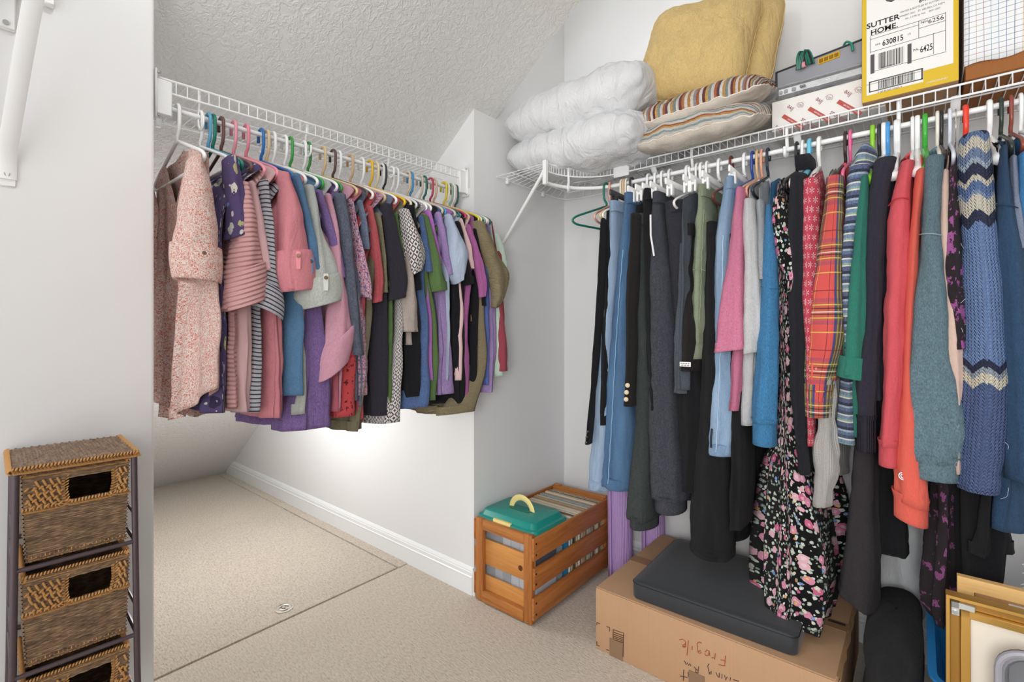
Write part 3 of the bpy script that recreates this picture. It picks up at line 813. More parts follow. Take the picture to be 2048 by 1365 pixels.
hanger(S, 430, '#157a68', 'teal plastic hanger touching the light blue hanger, holding the ribbed pink top')
top(S, 'tunic', 'salmon pink ribbed top with wide rolled sleeve, beside the butterfly top', f_ribp,
    [(466, 490, 340), (460, 486, 450), (451, 478, 620), (453, 482, 815)], [(468, 496, 370), (462, 515, 460), (450, 528, 540), (447, 529, 608)], t_top=.575, wh=.045, cuffs=dict(kind='roll', s0=.72, grow=1.06), tilt=.4, p=.85)
hanger(S, 447, '#6b4a45', 'dark brown plastic hanger near the close end of the alcove rod')
top(S, 'tunic', 'pale pink jersey top with a dark sequin band on the narrow sleeve', f_palep,
    [(478, 500, 345), (470, 500, 450), (467, 505, 620), (466, 508, 822)], [(490, 512, 368), (497, 526, 430), (508, 538, 495), (514, 545, 542)], t_top=.60, wh=.03, tilt=.2)
g = last = None
hanger(S, 472, '#e79aa9', 'paler pink plastic hanger holding the striped jersey top')
top(S, 'jersey_top', 'grey and charcoal striped jersey top with a turned up sleeve', f_strip,
    [(508, 530, 346), (504, 530, 450), (500, 524, 640), (482, 527, 770), (480, 518, 824)], [(512, 536, 365), (514, 546, 440), (515, 552, 530), (508, 562, 590), (503, 560, 624)], t_top=.635, wh=.034, cuffs=dict(kind='roll', s0=.82, grow=1.1), tilt=-.5)
hanger(S, 497, '#e58a99', 'bright pink plastic hanger with a long arm, holding the pink linen shirt')
top(S, 'shirt', 'bright pink linen shirt with rolled sleeve, tab and wooden button', f_pink,
    [(526, 566, 338), (526, 566, 450), (524, 572, 620), (522, 577, 834)], [(546, 578, 350), (548, 600, 420), (546, 614, 490), (542, 624, 535), (552, 622, 580)], t_top=.68, wh=.045, cuffs=dict(kind='roll', s0=.68, grow=1.1), tab=(597, 512, .052, .013, .05, '#9a7a5a'), tilt=.15, p=.8)
hanger(S, 527, '#2b6fb4', 'royal blue plastic hanger holding the steel blue shirt')
top(S, 'shirt', 'steel blue shirt with a buttoned tab sleeve, behind the pink linen shirt', f_blue,
    [(560, 592, 340), (566, 600, 450), (572, 608, 600), (568, 608, 790)], [(577, 600, 352), (592, 620, 430), (604, 636, 510), (612, 641, 552)], t_top=.735, wh=.035, tab=(622, 523, .042, .014, .045, '#5a4332'), tilt=.1)
hanger(S, 538, '#d9bf98', 'tan plastic hanger between the royal blue and the first plain white hanger')
top(S, 'shirt', 'pale grey-green linen shirt with a rolled sleeve and buttoned tab', f_linen,
    [(594, 622, 360), (594, 626, 460), (594, 607, 640), (594, 607, 760), (578, 604, 828)], [(600, 628, 375), (606, 645, 460), (602, 668, 530), (590, 684, 578), (600, 682, 606)], t_top=.765, wh=.045, cuffs=dict(kind='roll', s0=.76, grow=1.07), tab=(652, 556, .055, .014, .05, '#6d5136'), tilt=.3)
hanger(S, 551, '#f2f2f2', 'white plastic hanger beside the tan one, holding the heather purple top')
top(S, 'top', 'heather purple long top hanging lowest near the close end of the alcove rod', f_hpurp,
    [(612, 640, 368), (610, 640, 460), (598, 638, 620), (582, 650, 740), (564, 656, 858)], [(622, 645, 385), (640, 668, 450), (658, 684, 515), (668, 691, 556)], t_top=.80, wh=.032, tilt=.4)
hanger(S, 574, '#f4f4f4', 'white plastic hanger between the heather purple top and the green hanger')
top(S, 'top', 'heather pink long sleeved top with a deep turned back cuff', f_hpink,
    [(634, 660, 376), (636, 664, 470), (642, 690, 620), (650, 690, 700), (648, 690, 815)], [(642, 664, 392), (650, 678, 470), (652, 690, 570), (650, 702, 640), (640, 704, 690), (634, 694, 738)], t_top=.835, wh=.036, cuffs=dict(kind='roll', s0=.82, grow=1.07), tilt=.7)
hanger(S, 585, '#3f9a48', 'green plastic hanger just before the pale pink and slate tops')
top(S, 'top', 'rose pink jersey top, only its lower hem showing beneath the pink cuff', f_rose,
    [(652, 668, 380), (656, 672, 500), (664, 684, 700), (656, 686, 822)], None, t_top=.86)
hanger(S, 612, '#f3f3f3', 'white plastic hanger with a bare arm, over the slate marl top')
top(S, 'top', 'slate marl top with long straight sleeves on the alcove rod', f_slate,
    [(652, 688, 376), (664, 692, 500), (690, 712, 650), (694, 716, 800)], [(660, 690, 392), (670, 704, 480), (682, 716, 600), (695, 728, 710)], t_top=.89, wh=.034)
hanger(S, 621, '#3d8f45', 'green plastic hanger touching a white one, holding the red and blue print top')
top(S, 'blouse', 'red and blue painterly print blouse with flared short sleeve', f_rbf,
    [(684, 706, 386), (690, 712, 480), (700, 728, 650), (706, 730, 790)], [(690, 708, 402), (696, 722, 480), (706, 738, 550), (715, 744, 598)], t_top=.945, wh=.036, tilt=-.5)
top(S, 'blouse', 'bright red lace hemmed blouse showing low between slate and olive', f_redl,
    [(680, 700, 390), (684, 704, 500), (670, 712, 700), (655, 713, 832)], None, t_top=.92)
hanger(S, 651, '#dcc196', 'tan plastic hanger just before the dark brown one, over the charcoal shoulder')
top(S, 'tee', 'grey-blue marl tee with a square cut sleeve end', f_grtee,
    [(704, 722, 394), (706, 724, 500), (708, 724, 650), (706, 722, 812)], [(710, 726, 405), (716, 735, 450), (722, 741, 500)], t_top=.985, wh=.028)
hanger(S, 671, '#5d4741', 'dark brown plastic hanger holding the grey-blue tee')
top(S, 'tee', 'brick red tee with doubled sleeve hems', f_red,
    [(722, 738, 402), (722, 744, 500), (712, 730, 650), (702, 728, 838)], [(728, 746, 416), (738, 760, 500), (744, 767, 560), (740, 765, 604)], t_top=1.015, wh=.032, tilt=.3)
hanger(S, 682, '#f2f2f1', 'white plastic hanger pressed against the dark brown hanger')
top(S, 'tee', 'dusty olive tee with the longest hem on the alcove rod', f_olive,
    [(738, 752, 408), (738, 758, 500), (722, 744, 650), (706, 730, 780), (694, 725, 864)], [(744, 762, 430), (756, 772, 510), (758, 777, 586)], t_top=1.04, wh=.03, slant=.02)
hanger(S, 706, '#cfae88', 'tan plastic hanger before a white and a yellow one, holding the olive tee')
top(S, 'tee', 'charcoal tee with long loose sleeves next to the diamond print blouse', f_char,
    [(750, 778, 400), (748, 786, 480), (738, 780, 620), (733, 784, 830)], [(756, 784, 412), (762, 798, 490), (770, 812, 560), (768, 811, 598)], t_top=1.07, wh=.036, tilt=.25)
hanger(S, 728, '#f3f3f4', 'white plastic hanger just before the yellow hanger')
top(S, 'tee', 'thin moss green edge of a tee between charcoal and diamond print', f_green,
    [(776, 786, 420), (776, 788, 500), (768, 782, 650), (766, 780, 805)], [(784, 795, 430), (792, 806, 500), (798, 812, 545)], t_top=1.10, wh=.02)
hanger(S, 745, '#e8ba1e', 'golden yellow plastic hanger holding the diamond print blouse')
top(S, 'blouse', 'white blouse with dark diamond print and a puffed short sleeve', f_diam,
    [(784, 812, 410), (786, 810, 480), (786, 803, 600), (776, 800, 720), (742, 798, 845)], [(790, 818, 422), (794, 838, 470), (800, 854, 515), (802, 850, 545)], t_top=1.125, wh=.042, tilt=.5, folds=.009, amp=.006)
hanger(S, 757, '#e3d3b0', 'cream plastic hanger touching the golden yellow one')
top(S, 'tee', 'taupe tee sleeve hanging below the diamond print sleeve', f_taupe,
    [(798, 815, 418), (800, 818, 500), (800, 822, 600), (803, 822, 690)], [(804, 818, 440), (802, 826, 540), (800, 833, 620), (802, 834, 664)], t_top=1.15, wh=.026)
hanger(S, 768, '#dfe1e3', 'greyish clear plastic hanger touching the black hanger')
top(S, 'top', 'black knit top with rounded hem below the taupe sleeve', f_black,
    [(800, 826, 402), (802, 832, 500), (800, 840, 660), (800, 842, 760), (806, 838, 792)], [(806, 828, 415), (816, 838, 500), (820, 842, 580)], t_top=1.175, wh=.03, tail=.02)
hanger(S, 772, '#2b2b2e', 'black plastic hanger on the alcove rod')
top(S, 'tee', 'blue marl tee with a squared hem beside the moss green tee', f_denimb,
    [(830, 846, 424), (834, 850, 520), (832, 854, 650), (815, 860, 740), (800, 865, 814)], [(832, 848, 436), (838, 856, 490), (845, 864, 545)], t_top=1.205, wh=.03)
hanger(S, 788, '#f4f4f4', 'first of two white plastic hangers side by side past the black hanger')
top(S, 'tee', 'moss green tee with a broad short sleeve', f_green,
    [(834, 850, 420), (838, 856, 520), (848, 866, 640), (848, 864, 800)], [(838, 856, 434), (846, 872, 500), (852, 892, 560), (856, 897, 582)], t_top=1.225, wh=.034, tilt=.2)
hanger(S, 797, '#f2f3f4', 'second of two white plastic hangers side by side past the black hanger')
top(S, 'tee', 'bright orchid tee shoulder beside the moss green tee', f_orch,
    [(832, 852, 410), (842, 858, 480), (846, 862, 640), (848, 862, 760)], [(846, 862, 424), (858, 874, 480), (868, 885, 530)], t_top=1.25, wh=.03)
hanger(S, 820, '#d7c3a8', 'beige plastic hanger touching the sky blue one')
top(S, 'top', 'lavender marl long top with a flared hem', f_lav,
    [(858, 878, 412), (862, 884, 500), (866, 898, 640), (864, 910, 788)], [(866, 882, 428), (878, 896, 490), (888, 906, 550)], t_top=1.275, wh=.034, tilt=.2)
hanger(S, 826, '#4a93c3', 'sky blue plastic hanger past the two white ones')
top(S, 'blouse', 'pale blue blouse with a pointed flared sleeve', f_ltbl,
    [(880, 898, 416), (880, 898, 500), (880, 897, 640), (880, 896, 760)], [(884, 904, 432), (888, 920, 470), (890, 938, 516), (900, 930, 562)], t_top=1.295, wh=.036, tilt=.8)
hanger(S, 845, '#c9bfae', 'pale beige plastic hanger just before the deep teal one')
top(S, 'top', 'plain black top between the lavender and magenta tops', f_black,
    [(900, 912, 430), (902, 924, 520), (898, 926, 640), (892, 930, 806)], [(904, 922, 446), (914, 938, 520), (920, 947, 570)], t_top=1.32, wh=.034, tilt=.2)
hanger(S, 853, '#1d6a5c', 'deep teal plastic hanger near the far end of the alcove rod')
top(S, 'top', 'shell pink top with a narrow sleeve beside the magenta tee', f_ppk,
    [(908, 920, 430), (908, 922, 500), (906, 922, 640), (906, 920, 760)], [(914, 926, 440), (926, 940, 490), (936, 950, 538)], t_top=1.345, wh=.022)
hanger(S, 866, '#b63a58', 'crimson pink plastic hanger near the far end of the alcove rod')
top(S, 'tee', 'magenta tee with turned sleeve hems beside the khaki gauze blouse', f_mag,
    [(924, 938, 438), (930, 946, 520), (920, 938, 640), (916, 936, 796)], [(926, 942, 452), (938, 960, 510), (946, 975, 570), (948, 974, 594)], t_top=1.37, wh=.032, tilt=.3)
hanger(S, 873, '#cdb091', 'tan plastic hanger touching the crimson pink one')
top(S, 'tee', 'black tee squeezed against the khaki gauze blouse', f_black,
    [(938, 948, 440), (944, 954, 520), (940, 954, 640), (930, 945, 800)], [(942, 954, 460), (952, 966, 530), (956, 972, 612)], t_top=1.395, wh=.024)
hanger(S, 893, '#d9c63a', 'lemon yellow plastic hanger near the far end of the alcove rod')
top(S, 'blouse', 'crinkled khaki gauze blouse with a gathered puff sleeve', f_khaki,
    [(934, 958, 432), (944, 966, 520), (944, 968, 640), (938, 966, 740), (872, 946, 826)], [(940, 964, 446), (954, 992, 500), (970, 1016, 545), (975, 1012, 590), (976, 996, 616)], t_top=1.415, wh=.04, amp=.008, fold=.09, tail=.0)
hanger(S, 898, '#e6dcc6', 'ivory plastic hanger touching the lemon yellow one')
top(S, 'top', 'royal blue top edge between khaki gauze and lavender', f_royal,
    [(962, 970, 450), (962, 974, 560), (962, 974, 680), (958, 970, 770)], None, t_top=1.44)
hanger(S, 905, '#8fb098', 'sage green plastic hanger near the far bracket')
top(S, 'top', 'soft lilac top edge next to the royal blue one', f_lav,
    [(968, 976, 455), (970, 982, 560), (970, 986, 680), (964, 980, 785)], None, t_top=1.452)
hanger(S, 909, '#f0eeee', 'white plastic hanger near the far bracket')
top(S, 'top', 'sheer white and mint top with a sleeve past the khaki puff', f_mint,
    [(978, 986, 462), (982, 992, 560), (984, 998, 680), (984, 998, 752)], [(985, 1000, 470), (995, 1012, 520), (998, 1016, 560)], t_top=1.464, wh=.02)
hanger(S, 912, '#d6b8bd', 'dusty pink plastic hanger near the far bracket')
top(S, 'top', 'crimson long sleeved top farthest on the alcove rod', f_crim,
    [(988, 996, 470), (990, 1000, 560), (992, 1004, 640), (990, 1000, 740)], [(992, 1004, 480), (990, 1006, 600), (990, 1012, 680), (990, 1015, 742)], t_top=1.478, wh=.024)
hanger(S, 916, '#1f5f50', 'dark green plastic hanger closest to the far bracket')

# ------------------------------------------------------------------ clothes on the long rod, from the corner towards the photographer
S = SRt
f_blk = F_('black_twill', '#17161a', 'plain', heather=.25)
f_blk2 = F_('soft_black', '#1e1d20', 'plain', heather=.3)
f_ljean = F_('light_denim', '#6f93bb', 'denim', c2='#9ab4d0')
f_mjean = F_('mid_denim', '#22517f', 'denim', c2='#3d719f', c3='#9dbbd6')
f_fjean = F_('faded_denim', '#5c88b4', 'denim', c2='#8fb1d2')
f_brnb = F_('brown_black', '#241f20', 'plain', heather=.2)
f_slg = F_('slate_fleece', '#565e68', 'plain', heather=.5)
f_chg = F_('charcoal_marl', '#44464f', 'plain', heather=.65)
f_grn = F_('grey_green_marl', '#3d4343', 'plain', heather=.5)
f_cargo = F_('sage_cotton', '#97a286', 'plain', heather=.15, crinkle=.15)
f_pnk = F_('pink_marl', '#d9789b', 'plain', heather=.35)
f_gry = F_('light_grey_marl', '#cfcfd1', 'plain', heather=.3)
f_gry2 = F_('mid_grey_marl', '#a9acb0', 'plain', heather=.3)
f_btq = F_('blue_marl_fleece', '#2f7eb2', 'plain', heather=.4)
f_flr = F_('rose_floral', '#0e0d10', 'floral', scale=29, skip=.3, layers=[(2.4, .36, ['#aebfae', '#d7ded2', '#8fa590', '#e9ece4']), (1.9, .3, ['#cfd8cb', '#7d9580', '#e4e6df']), (1.0, .40, ['#e58fb0', '#f0b4c6', '#d95f8d', '#efb9c4']), (1.37, .24, ['#6f96d6', '#e7e0c8', '#e8a15a', '#d35a86'])])
f_flc = F_('black_fleece', '#212229', 'plain', heather=.3, rough=.95)
f_snow = F_('snowflake_red', '#cf2f4c', 'snow', heather=.1)
f_plaid = F_('red_plaid', '#e2473f', 'plaid', period=.17)
f_baja = F_('blue_baja', '#33538c', 'bands', period=.07, heather=.6, sat=.62, stops=[(0, '#2a3f70'), (.14, '#dfe4d2'), (.2, '#4f7fae'), (.34, '#7fb0a6'), (.42, '#e6e2b8'), (.48, '#2c4a86'), (.66, '#1d2c50'), (.78, '#8ea9c8'), (.86, '#2f5f96')])
f_grnt = F_('pine_green', '#27806e', 'plain', heather=.2)
f_heath = F_('oatmeal_knit', '#eeeae4', 'plain', heather=.35, knit=.006)
f_navy = F_('ink_knit', '#302e3d', 'plain', heather=.4, rough=.95)
f_navyr = F_('ink_rib', '#302e3d', 'plain', heather=.4, rib=('u', .0085, .8))
f_chs = F_('charcoal_skirt', '#363235', 'plain', heather=.3)
f_reds = F_('red_fleece', '#e34654', 'plain', heather=.2)
f_cors = F_('coral_fleece', '#f2573f', 'plain', heather=.15)
f_teal = F_('teal_grey_fleece', '#627d88', 'plain', heather=.5)
f_peach = F_('peach_satin', '#ecc9b8', 'plain', heather=.05, rough=.5)
f_spl = F_('magenta_splatter', '#2e2429', 'blotch', c2='#a24f97', c3='#b65aa6', scale=20, thr=.56)
f_plum = F_('plum_splatter', '#2e2429', 'blotch', c2='#a0528f', c3='#8e4684', scale=26, thr=.57)
f_nord = F_('nordic_knit', '#7d9cd0', 'bands', period=1.2, zig=.040, zp=.052, heather=.4, rough=.95, knit=.0105,
            stops=[(0, '#8fa6cc'), (.018, '#e9e2cf'), (.026, '#2f3758'), (.042, '#6f8cc0'), (.056, '#eee6d3'), (.082, '#7a90b8'), (.098, '#b3c2d8'), (.112, '#2e3555'), (.136, '#e8e0cd'), (.146, '#5f7fb6'), (.166, '#8aa3cb'), (.174, '#efe7d3'), (.206, '#303858'), (.228, '#7293cc'), (.36, '#6f90c8'), (.505, '#2b3252'), (.522, '#a3aebd'), (.533, '#efe6cd'), (.552, '#54699c')])
f_nvy = F_('navy_fleece', '#294c6e', 'plain', heather=.35)
f_bgr = F_('blue_grey', '#8790a8', 'plain', heather=.3)
f_bbl = F_('bright_blue', '#2f88c6', 'plain', heather=.2)
f_gbag = F_('garment_bag', '#eceef0', 'plain', rough=.4)

hanger(S, 1209, '#15705f', 'teal plastic hanger standing bare at the corner end of the long rod', swing=-.2)
hanger(S, 1217, '#e0a795', 'salmon plastic hanger touching the bare teal hanger', swing=.2)
top(S, 'jacket', 'black jacket with small dark cuff buttons, closest to the corner on the long rod', f_blk,
    [(1212, 1222, 408), (1206, 1224, 520), (1200, 1218, 700), (1200, 1216, 850)], [(1200, 1214, 440), (1193, 1212, 560), (1186, 1202, 690), (1180, 1192, 790), (1170, 1186, 888)], t_top=-.985, wh=.03, cat='jacket', far=True, W=.19)
g = [o for o in bpy.data.objects if o.name.startswith('jacket')][0]
button_row(S, [(1176, 864), (1174, 875), (1173, 886)], .235, last_sleeve(g), '#1a1a1c', .006)
hanger(S, 1240, '#e9e2d0', 'ivory plastic hanger beside the salmon one', swing=.12)
legs(S, 'jeans', 'light blue denim jeans nearest the corner, beside the mid blue pair', f_ljean,
     [(1219, 1236, 404), (1219, 1238, 440), (1212, 1236, 520)], [(1210, 1236, 500), (1202, 1232, 600), (1194, 1228, 740), (1185, 1222, 850), (1175, 1216, 978)], 'jeans', cuffs=dict(kind='roll', s0=.975, grow=1.03), far=False)
hanger(S, 1246, '#dbb98d', 'caramel plastic hanger between ivory ones near the corner')
hanger(S, 1251, '#eee9dc', 'off-white plastic hanger just before the chrome hook')
g = legs(S, 'jeans', 'mid blue denim jeans with faded seams, clipped by the waistband', f_mjean,
     [(1248, 1268, 388), (1248, 1266, 424), (1236, 1266, 500)], [(1236, 1265, 480), (1230, 1264, 560), (1222, 1262, 650), (1213, 1265, 770), (1208, 1266, 850), (1203, 1261, 976)], 'jeans', cuffs=dict(kind='roll', s0=.975, grow=1.03))
seam(S, g, [(1246, 500), (1238, 600), (1230, 720), (1223, 850), (1216, 968)], .196, '#7fa6cc', 'side_seam', .002, .0012)
hanger(S, 1260, '#3a3a3e', 'black tipped chrome hanger clipped over the mid blue jeans', 'clip', clipcol='#2c2c2e')
hanger(S, 1294, '#f0f0ef', 'white clip hanger over the black leggings', 'clip')
g = top(S, 'blazer', 'brown-black blazer sleeve with three pale wooden buttons', f_brnb,
    [(1266, 1284, 412), (1264, 1286, 520), (1262, 1280, 650), (1260, 1276, 740)], [(1262, 1282, 430), (1257, 1280, 520), (1253, 1276, 640), (1252, 1273, 740), (1248, 1272, 812)], t_top=-.90, wh=.032, cat='jacket', W=.19)
button_row(S, [(1255, 771), (1253, 785), (1252, 799)], .235, last_sleeve(g), '#d8c3a0', .0085)
hanger(S, 1309, '#f2f2f1', 'white clip hanger over the grey-green joggers', 'clip')
legs(S, 'joggers', 'grey-green marl joggers with a low ribbed cuff beside the charcoal pair', f_grn,
     [(1278, 1292, 430), (1276, 1294, 470), (1272, 1296, 540)], [(1274, 1296, 520), (1272, 1296, 640), (1272, 1300, 760), (1266, 1303, 880), (1255, 1302, 985), (1252, 1300, 1040)], 'trousers', cuffs=dict(kind='rib', s0=.985, tight=.95, over=.035))
legs(S, 'leggings', 'smooth black leggings folded over a clip hanger', f_blk2,
     [(1287, 1303, 380), (1287, 1304, 420), (1288, 1308, 480)], [(1288, 1310, 470), (1292, 1312, 560), (1296, 1316, 700), (1298, 1318, 820)], 'trousers')
hanger(S, 1322, '#f4f4f3', 'white clip hanger over the charcoal joggers', 'clip')
g = legs(S, 'joggers', 'charcoal marl joggers with a white pocket zip', f_chg,
     [(1305, 1322, 386), (1303, 1326, 424), (1298, 1332, 500)], [(1298, 1334, 480), (1297, 1340, 600), (1295, 1346, 740), (1297, 1352, 880), (1299, 1360, 1000)], 'trousers', cuffs=dict(kind='rib', s0=.985, tight=.93, over=.05))
z0 = S.world(*[S.pt(1301, 430, .195)[0], .195, S.pt(1301, 430, .195)[1]]); z1 = S.world(S.pt(1308, 512, .2)[0], .2, S.pt(1308, 512, .2)[1])
add('pocket_zip', *sweep([z0, z0.lerp(z1, .5)+Vector((-.004, -.004, 0)), z1], .0035, 6), plastic('#eceaea', .5), g)
hanger(S, 1337, '#eeeeed', 'white clip hanger over the gathered sweatpants', 'clip')
legs(S, 'sweatpants', 'dark charcoal sweatpants with a gathered waist, behind the charcoal joggers', F_('dark_marl', '#303139', 'plain', heather=.5),
     [(1328, 1374, 404), (1330, 1382, 440), (1338, 1388, 540)], [(1345, 1386, 520), (1345, 1376, 640), (1346, 1374, 760), (1348, 1374, 785)], 'trousers', wc=.06)
hanger(S, 1372, '#f5f5f4', 'broad white clip hanger tilted out between sweatpants and sage trousers', 'clip', swing=-.06)
hanger(S, 1392, '#eceae6', 'white plastic hanger with its bare corner showing above the cargo shorts', swing=-.05)
top(S, 'overshirt', 'slate jersey sleeve hanging beneath the brown cargo shorts', f_slg,
    [(1362, 1376, 470), (1358, 1376, 560), (1352, 1376, 680), (1350, 1378, 780)], [(1360, 1376, 490), (1354, 1376, 600), (1348, 1376, 700), (1345, 1377, 786)], wh=.03, wc=.17)
g = legs(S, 'cargo_shorts', 'dark brown cargo shorts with a white printed hem tag', f_brnb,
     [(1374, 1386, 450), (1368, 1384, 500), (1362, 1388, 580)], [(1366, 1398, 560), (1360, 1398, 650), (1358, 1396, 700), (1358, 1390, 742)], 'shorts', wc=.125)
t_, z_ = S.pt(1371, 729, .222); c_ = S.world(t_, .222, z_)
tg = add('hem_tag', *box(c_+Vector((-.019, -.004, -.008)), c_+Vector((.019, -.001, .008)), .001), plastic('#f0efec', .6), g)
add('print', *join([box(c_+Vector((-.015+.008*i, -.0052, .001)), c_+Vector((-.009+.008*i, -.0040, .004)), 0) for i in range(4)]+[box(c_+Vector((-.013+.01*i, -.0052, -.005)), c_+Vector((-.006+.01*i, -.0040, -.002)), 0) for i in range(3)]), plastic('#77777a', .6), tg)
legs(S, 'shorts', 'long black shorts showing low behind the cargo shorts', f_blk,
     [(1366, 1380, 540), (1362, 1384, 600), (1358, 1390, 700)], [(1358, 1406, 690), (1358, 1404, 800), (1362, 1396, 900), (1366, 1388, 984)], 'shorts')
hanger(S, 1400, '#f3f3f2', 'white clip hanger over the sage cargo trousers', 'clip')
g = legs(S, 'cargo_trousers', 'sage green cropped cargo trousers with stitched side seam', f_cargo,
     [(1397, 1413, 372), (1397, 1414, 410), (1388, 1416, 480)], [(1388, 1416, 470), (1384, 1414, 540), (1383, 1415, 620), (1383, 1412, 680), (1380, 1404, 716)], 'trousers', cuffs=dict(kind='roll', s0=.93, grow=1.03), amp=.006)
seam(S, g, [(1408, 420), (1404, 500), (1401, 600), (1396, 690)], .196, '#7f8a70', 'side_seam', .0018, .0012)
seam(S, g, [(1387, 540), (1398, 538), (1411, 542)], .196, '#7f8a70', 'knee_seam', .0014, .0)
p_ = [S.world(*(lambda q: (q[0], .205, q[1]))(S.pt(px, py, .205))) for px, py in ((1392, 540), (1410, 540), (1409, 590), (1392, 592))]
hanger(S, 1412, '#f1f1ef', 'white clip hanger over the wide black trousers', 'clip')
legs(S, 'trousers', 'wide faded black trousers reaching just above the black foam pad', f_blk2,
     [(1414, 1432, 446), (1412, 1434, 500), (1408, 1436, 600)], [(1408, 1438, 590), (1404, 1440, 700), (1394, 1446, 820), (1385, 1452, 950), (1376, 1456, 1112)], 'trousers', cuffs=dict(kind='roll', s0=.98, grow=1.02))
hanger(S, 1436, '#f4f4f4', 'white clip hanger over the faded cropped jeans', 'clip')
g = legs(S, 'jeans', 'faded cropped jeans with a slit hem, folded over the hanger', f_fjean,
     [(1450, 1470, 356), (1440, 1471, 395), (1430, 1466, 450)], [(1430, 1464, 440), (1426, 1464, 560), (1419, 1470, 680), (1414, 1478, 790), (1411, 1474, 860), (1409, 1469, 908)], 'jeans', cuffs=dict(kind='roll', s0=.965, grow=1.03))
seam(S, g, [(1446, 470), (1444, 600), (1440, 720), (1436, 820), (1432, 905)], .196, '#a9c6e2', 'side_seam', .0018, .001)
hs = [S.world(q[0], .2, q[1]) for q in (S.pt(1424, 858, .2), S.pt(1422, 896, .2))]
add('hem_slit', *sweep([hs[0], hs[0].lerp(hs[1], .5)+Vector((-.001, -.002, 0)), hs[1]], .0035, 6, flat=(1, .4)), plastic('#1c2430', .8), g)
hanger(S, 1460, '#6a2f22', 'chestnut brown plastic hanger beside the faded jeans')
legs(S, 'trousers', 'straight black trousers showing behind the faded jeans', f_blk,
     [(1456, 1484, 470), (1456, 1486, 560), (1456, 1488, 660)], [(1458, 1490, 650), (1458, 1494, 800), (1457, 1496, 950), (1455, 1490, 1058)], 'trousers', tilt=.3)
hanger(S, 1487, '#f4f4f4', 'white clip hanger between the chestnut and navy blue hangers', 'clip')
top(S, 'tee', 'pink marl long tee with a flared elbow sleeve', f_pnk,
    [(1478, 1498, 368), (1470, 1496, 470), (1462, 1492, 640), (1458, 1488, 740), (1456, 1482, 822)], [(1474, 1496, 380), (1464, 1492, 460), (1450, 1491, 560), (1438, 1493, 640), (1428, 1496, 702)], t_top=-.515, wh=.045, tilt=.15)
hanger(S, 1503, '#2c4a9c', 'navy blue plastic hanger just before the tan one on the long rod')
hanger(S, 1513, '#d9b489', 'tan plastic hanger beside the navy blue one on the long rod')
top(S, 'tee', 'light grey marl long sleeved tee beside the pink tee', f_gry,
    [(1490, 1510, 388), (1487, 1512, 480), (1484, 1510, 640), (1480, 1508, 740), (1477, 1504, 850)], [(1488, 1512, 402), (1487, 1522, 500), (1488, 1528, 600), (1486, 1530, 660), (1488, 1522, 706)], t_top=-.475, wh=.04, collar=True, tilt=.2)
hanger(S, 1522, '#dfa188', 'salmon plastic hanger beside the tan one on the long rod')
top(S, 'tee', 'mid grey tee with an open crew neck behind the light grey tee', f_gry2,
    [(1512, 1530, 396), (1510, 1534, 480), (1506, 1530, 620), (1500, 1520, 800)], [(1512, 1532, 404), (1514, 1538, 480), (1518, 1542, 560)], t_top=-.43, wh=.035, collar=True, df=.075)
hanger(S, 1534, '#2a3140', 'dark navy plastic hanger over the blue marl sweatshirt')
g = top(S, 'sweatshirt', 'blue marl sweatshirt with a wide plain cuff', f_btq,
    [(1538, 1550, 400), (1532, 1552, 500), (1524, 1550, 640), (1520, 1548, 780)], [(1532, 1550, 415), (1526, 1556, 520), (1519, 1560, 620), (1511, 1560, 730), (1504, 1556, 845)], t_top=-.395, wh=.042, cuffs=dict(kind='rib', s0=.985, tight=.94, over=.07))
seam3(S, last_sleeve(g), [(1522, 574, .225), (1534, 576, .243), (1548, 578, .246), (1559, 576, .23)], '#1f5f8c')
hanger(S, 1592, '#26262a', 'black plastic hanger just before the white and light blue ones')
top(S, 'dress', 'long black dress with pink rose print reaching the foam pad', f_flr,
    [(1548, 1574, 386), (1546, 1576, 500), (1556, 1590, 680), (1552, 1592, 850), (1530, 1622, 960), (1520, 1645, 1060), (1516, 1656, 1150), (1518, 1640, 1236)],
    [(1547, 1572, 398), (1545, 1580, 450), (1552, 1592, 510), (1570, 1598, 555), (1572, 1590, 586)], t_top=-.35, wh=.04, cat='dress', tilt=.4, Wb=.23, folds=.012, W=.19, tail=.05)
hanger(S, 1604, '#f3f3f3', 'white plastic hanger over the black fleece jacket')
g = top(S, 'jacket', 'black fleece jacket with a standing collar beside the floral dress', f_flc,
    [(1588, 1626, 330), (1578, 1626, 420), (1580, 1620, 600), (1584, 1622, 800), (1594, 1622, 940)], [(1582, 1614, 352), (1576, 1618, 450), (1578, 1616, 600), (1582, 1616, 780), (1596, 1622, 945)], t_top=-.295, wh=.038, cat='jacket', df=.02)
add('collar', *sweep([S.world(-.30, -.06, 1.70), S.world(-.27, -.02, 1.705), S.world(-.27, .05, 1.70), S.world(-.30, .09, 1.69)], .015, 8, flat=(.5, 1.7)), f_flc, g)
hanger(S, 1618, '#6cc3df', 'light blue moulded hanger over the snowflake shirt', 'thick')
hanger(S, 1637, '#f2f1ee', 'off-white moulded hanger at the neck of the snowflake shirt', 'thick')
top(S, 'pyjama_top', 'red pyjama top with white snowflake print', f_snow,
    [(1608, 1646, 348), (1604, 1642, 450), (1606, 1636, 600), (1612, 1632, 760)], [(1603, 1640, 362), (1601, 1640, 450), (1603, 1634, 580), (1608, 1632, 720), (1613, 1632, 888)], t_top=-.225, wh=.04)
hanger(S, 1690, '#3a2a26', 'dark brown plastic hanger touching the pink one on the long rod')
hanger(S, 1700, '#e8679a', 'hot pink plastic hanger over the red plaid shirt')
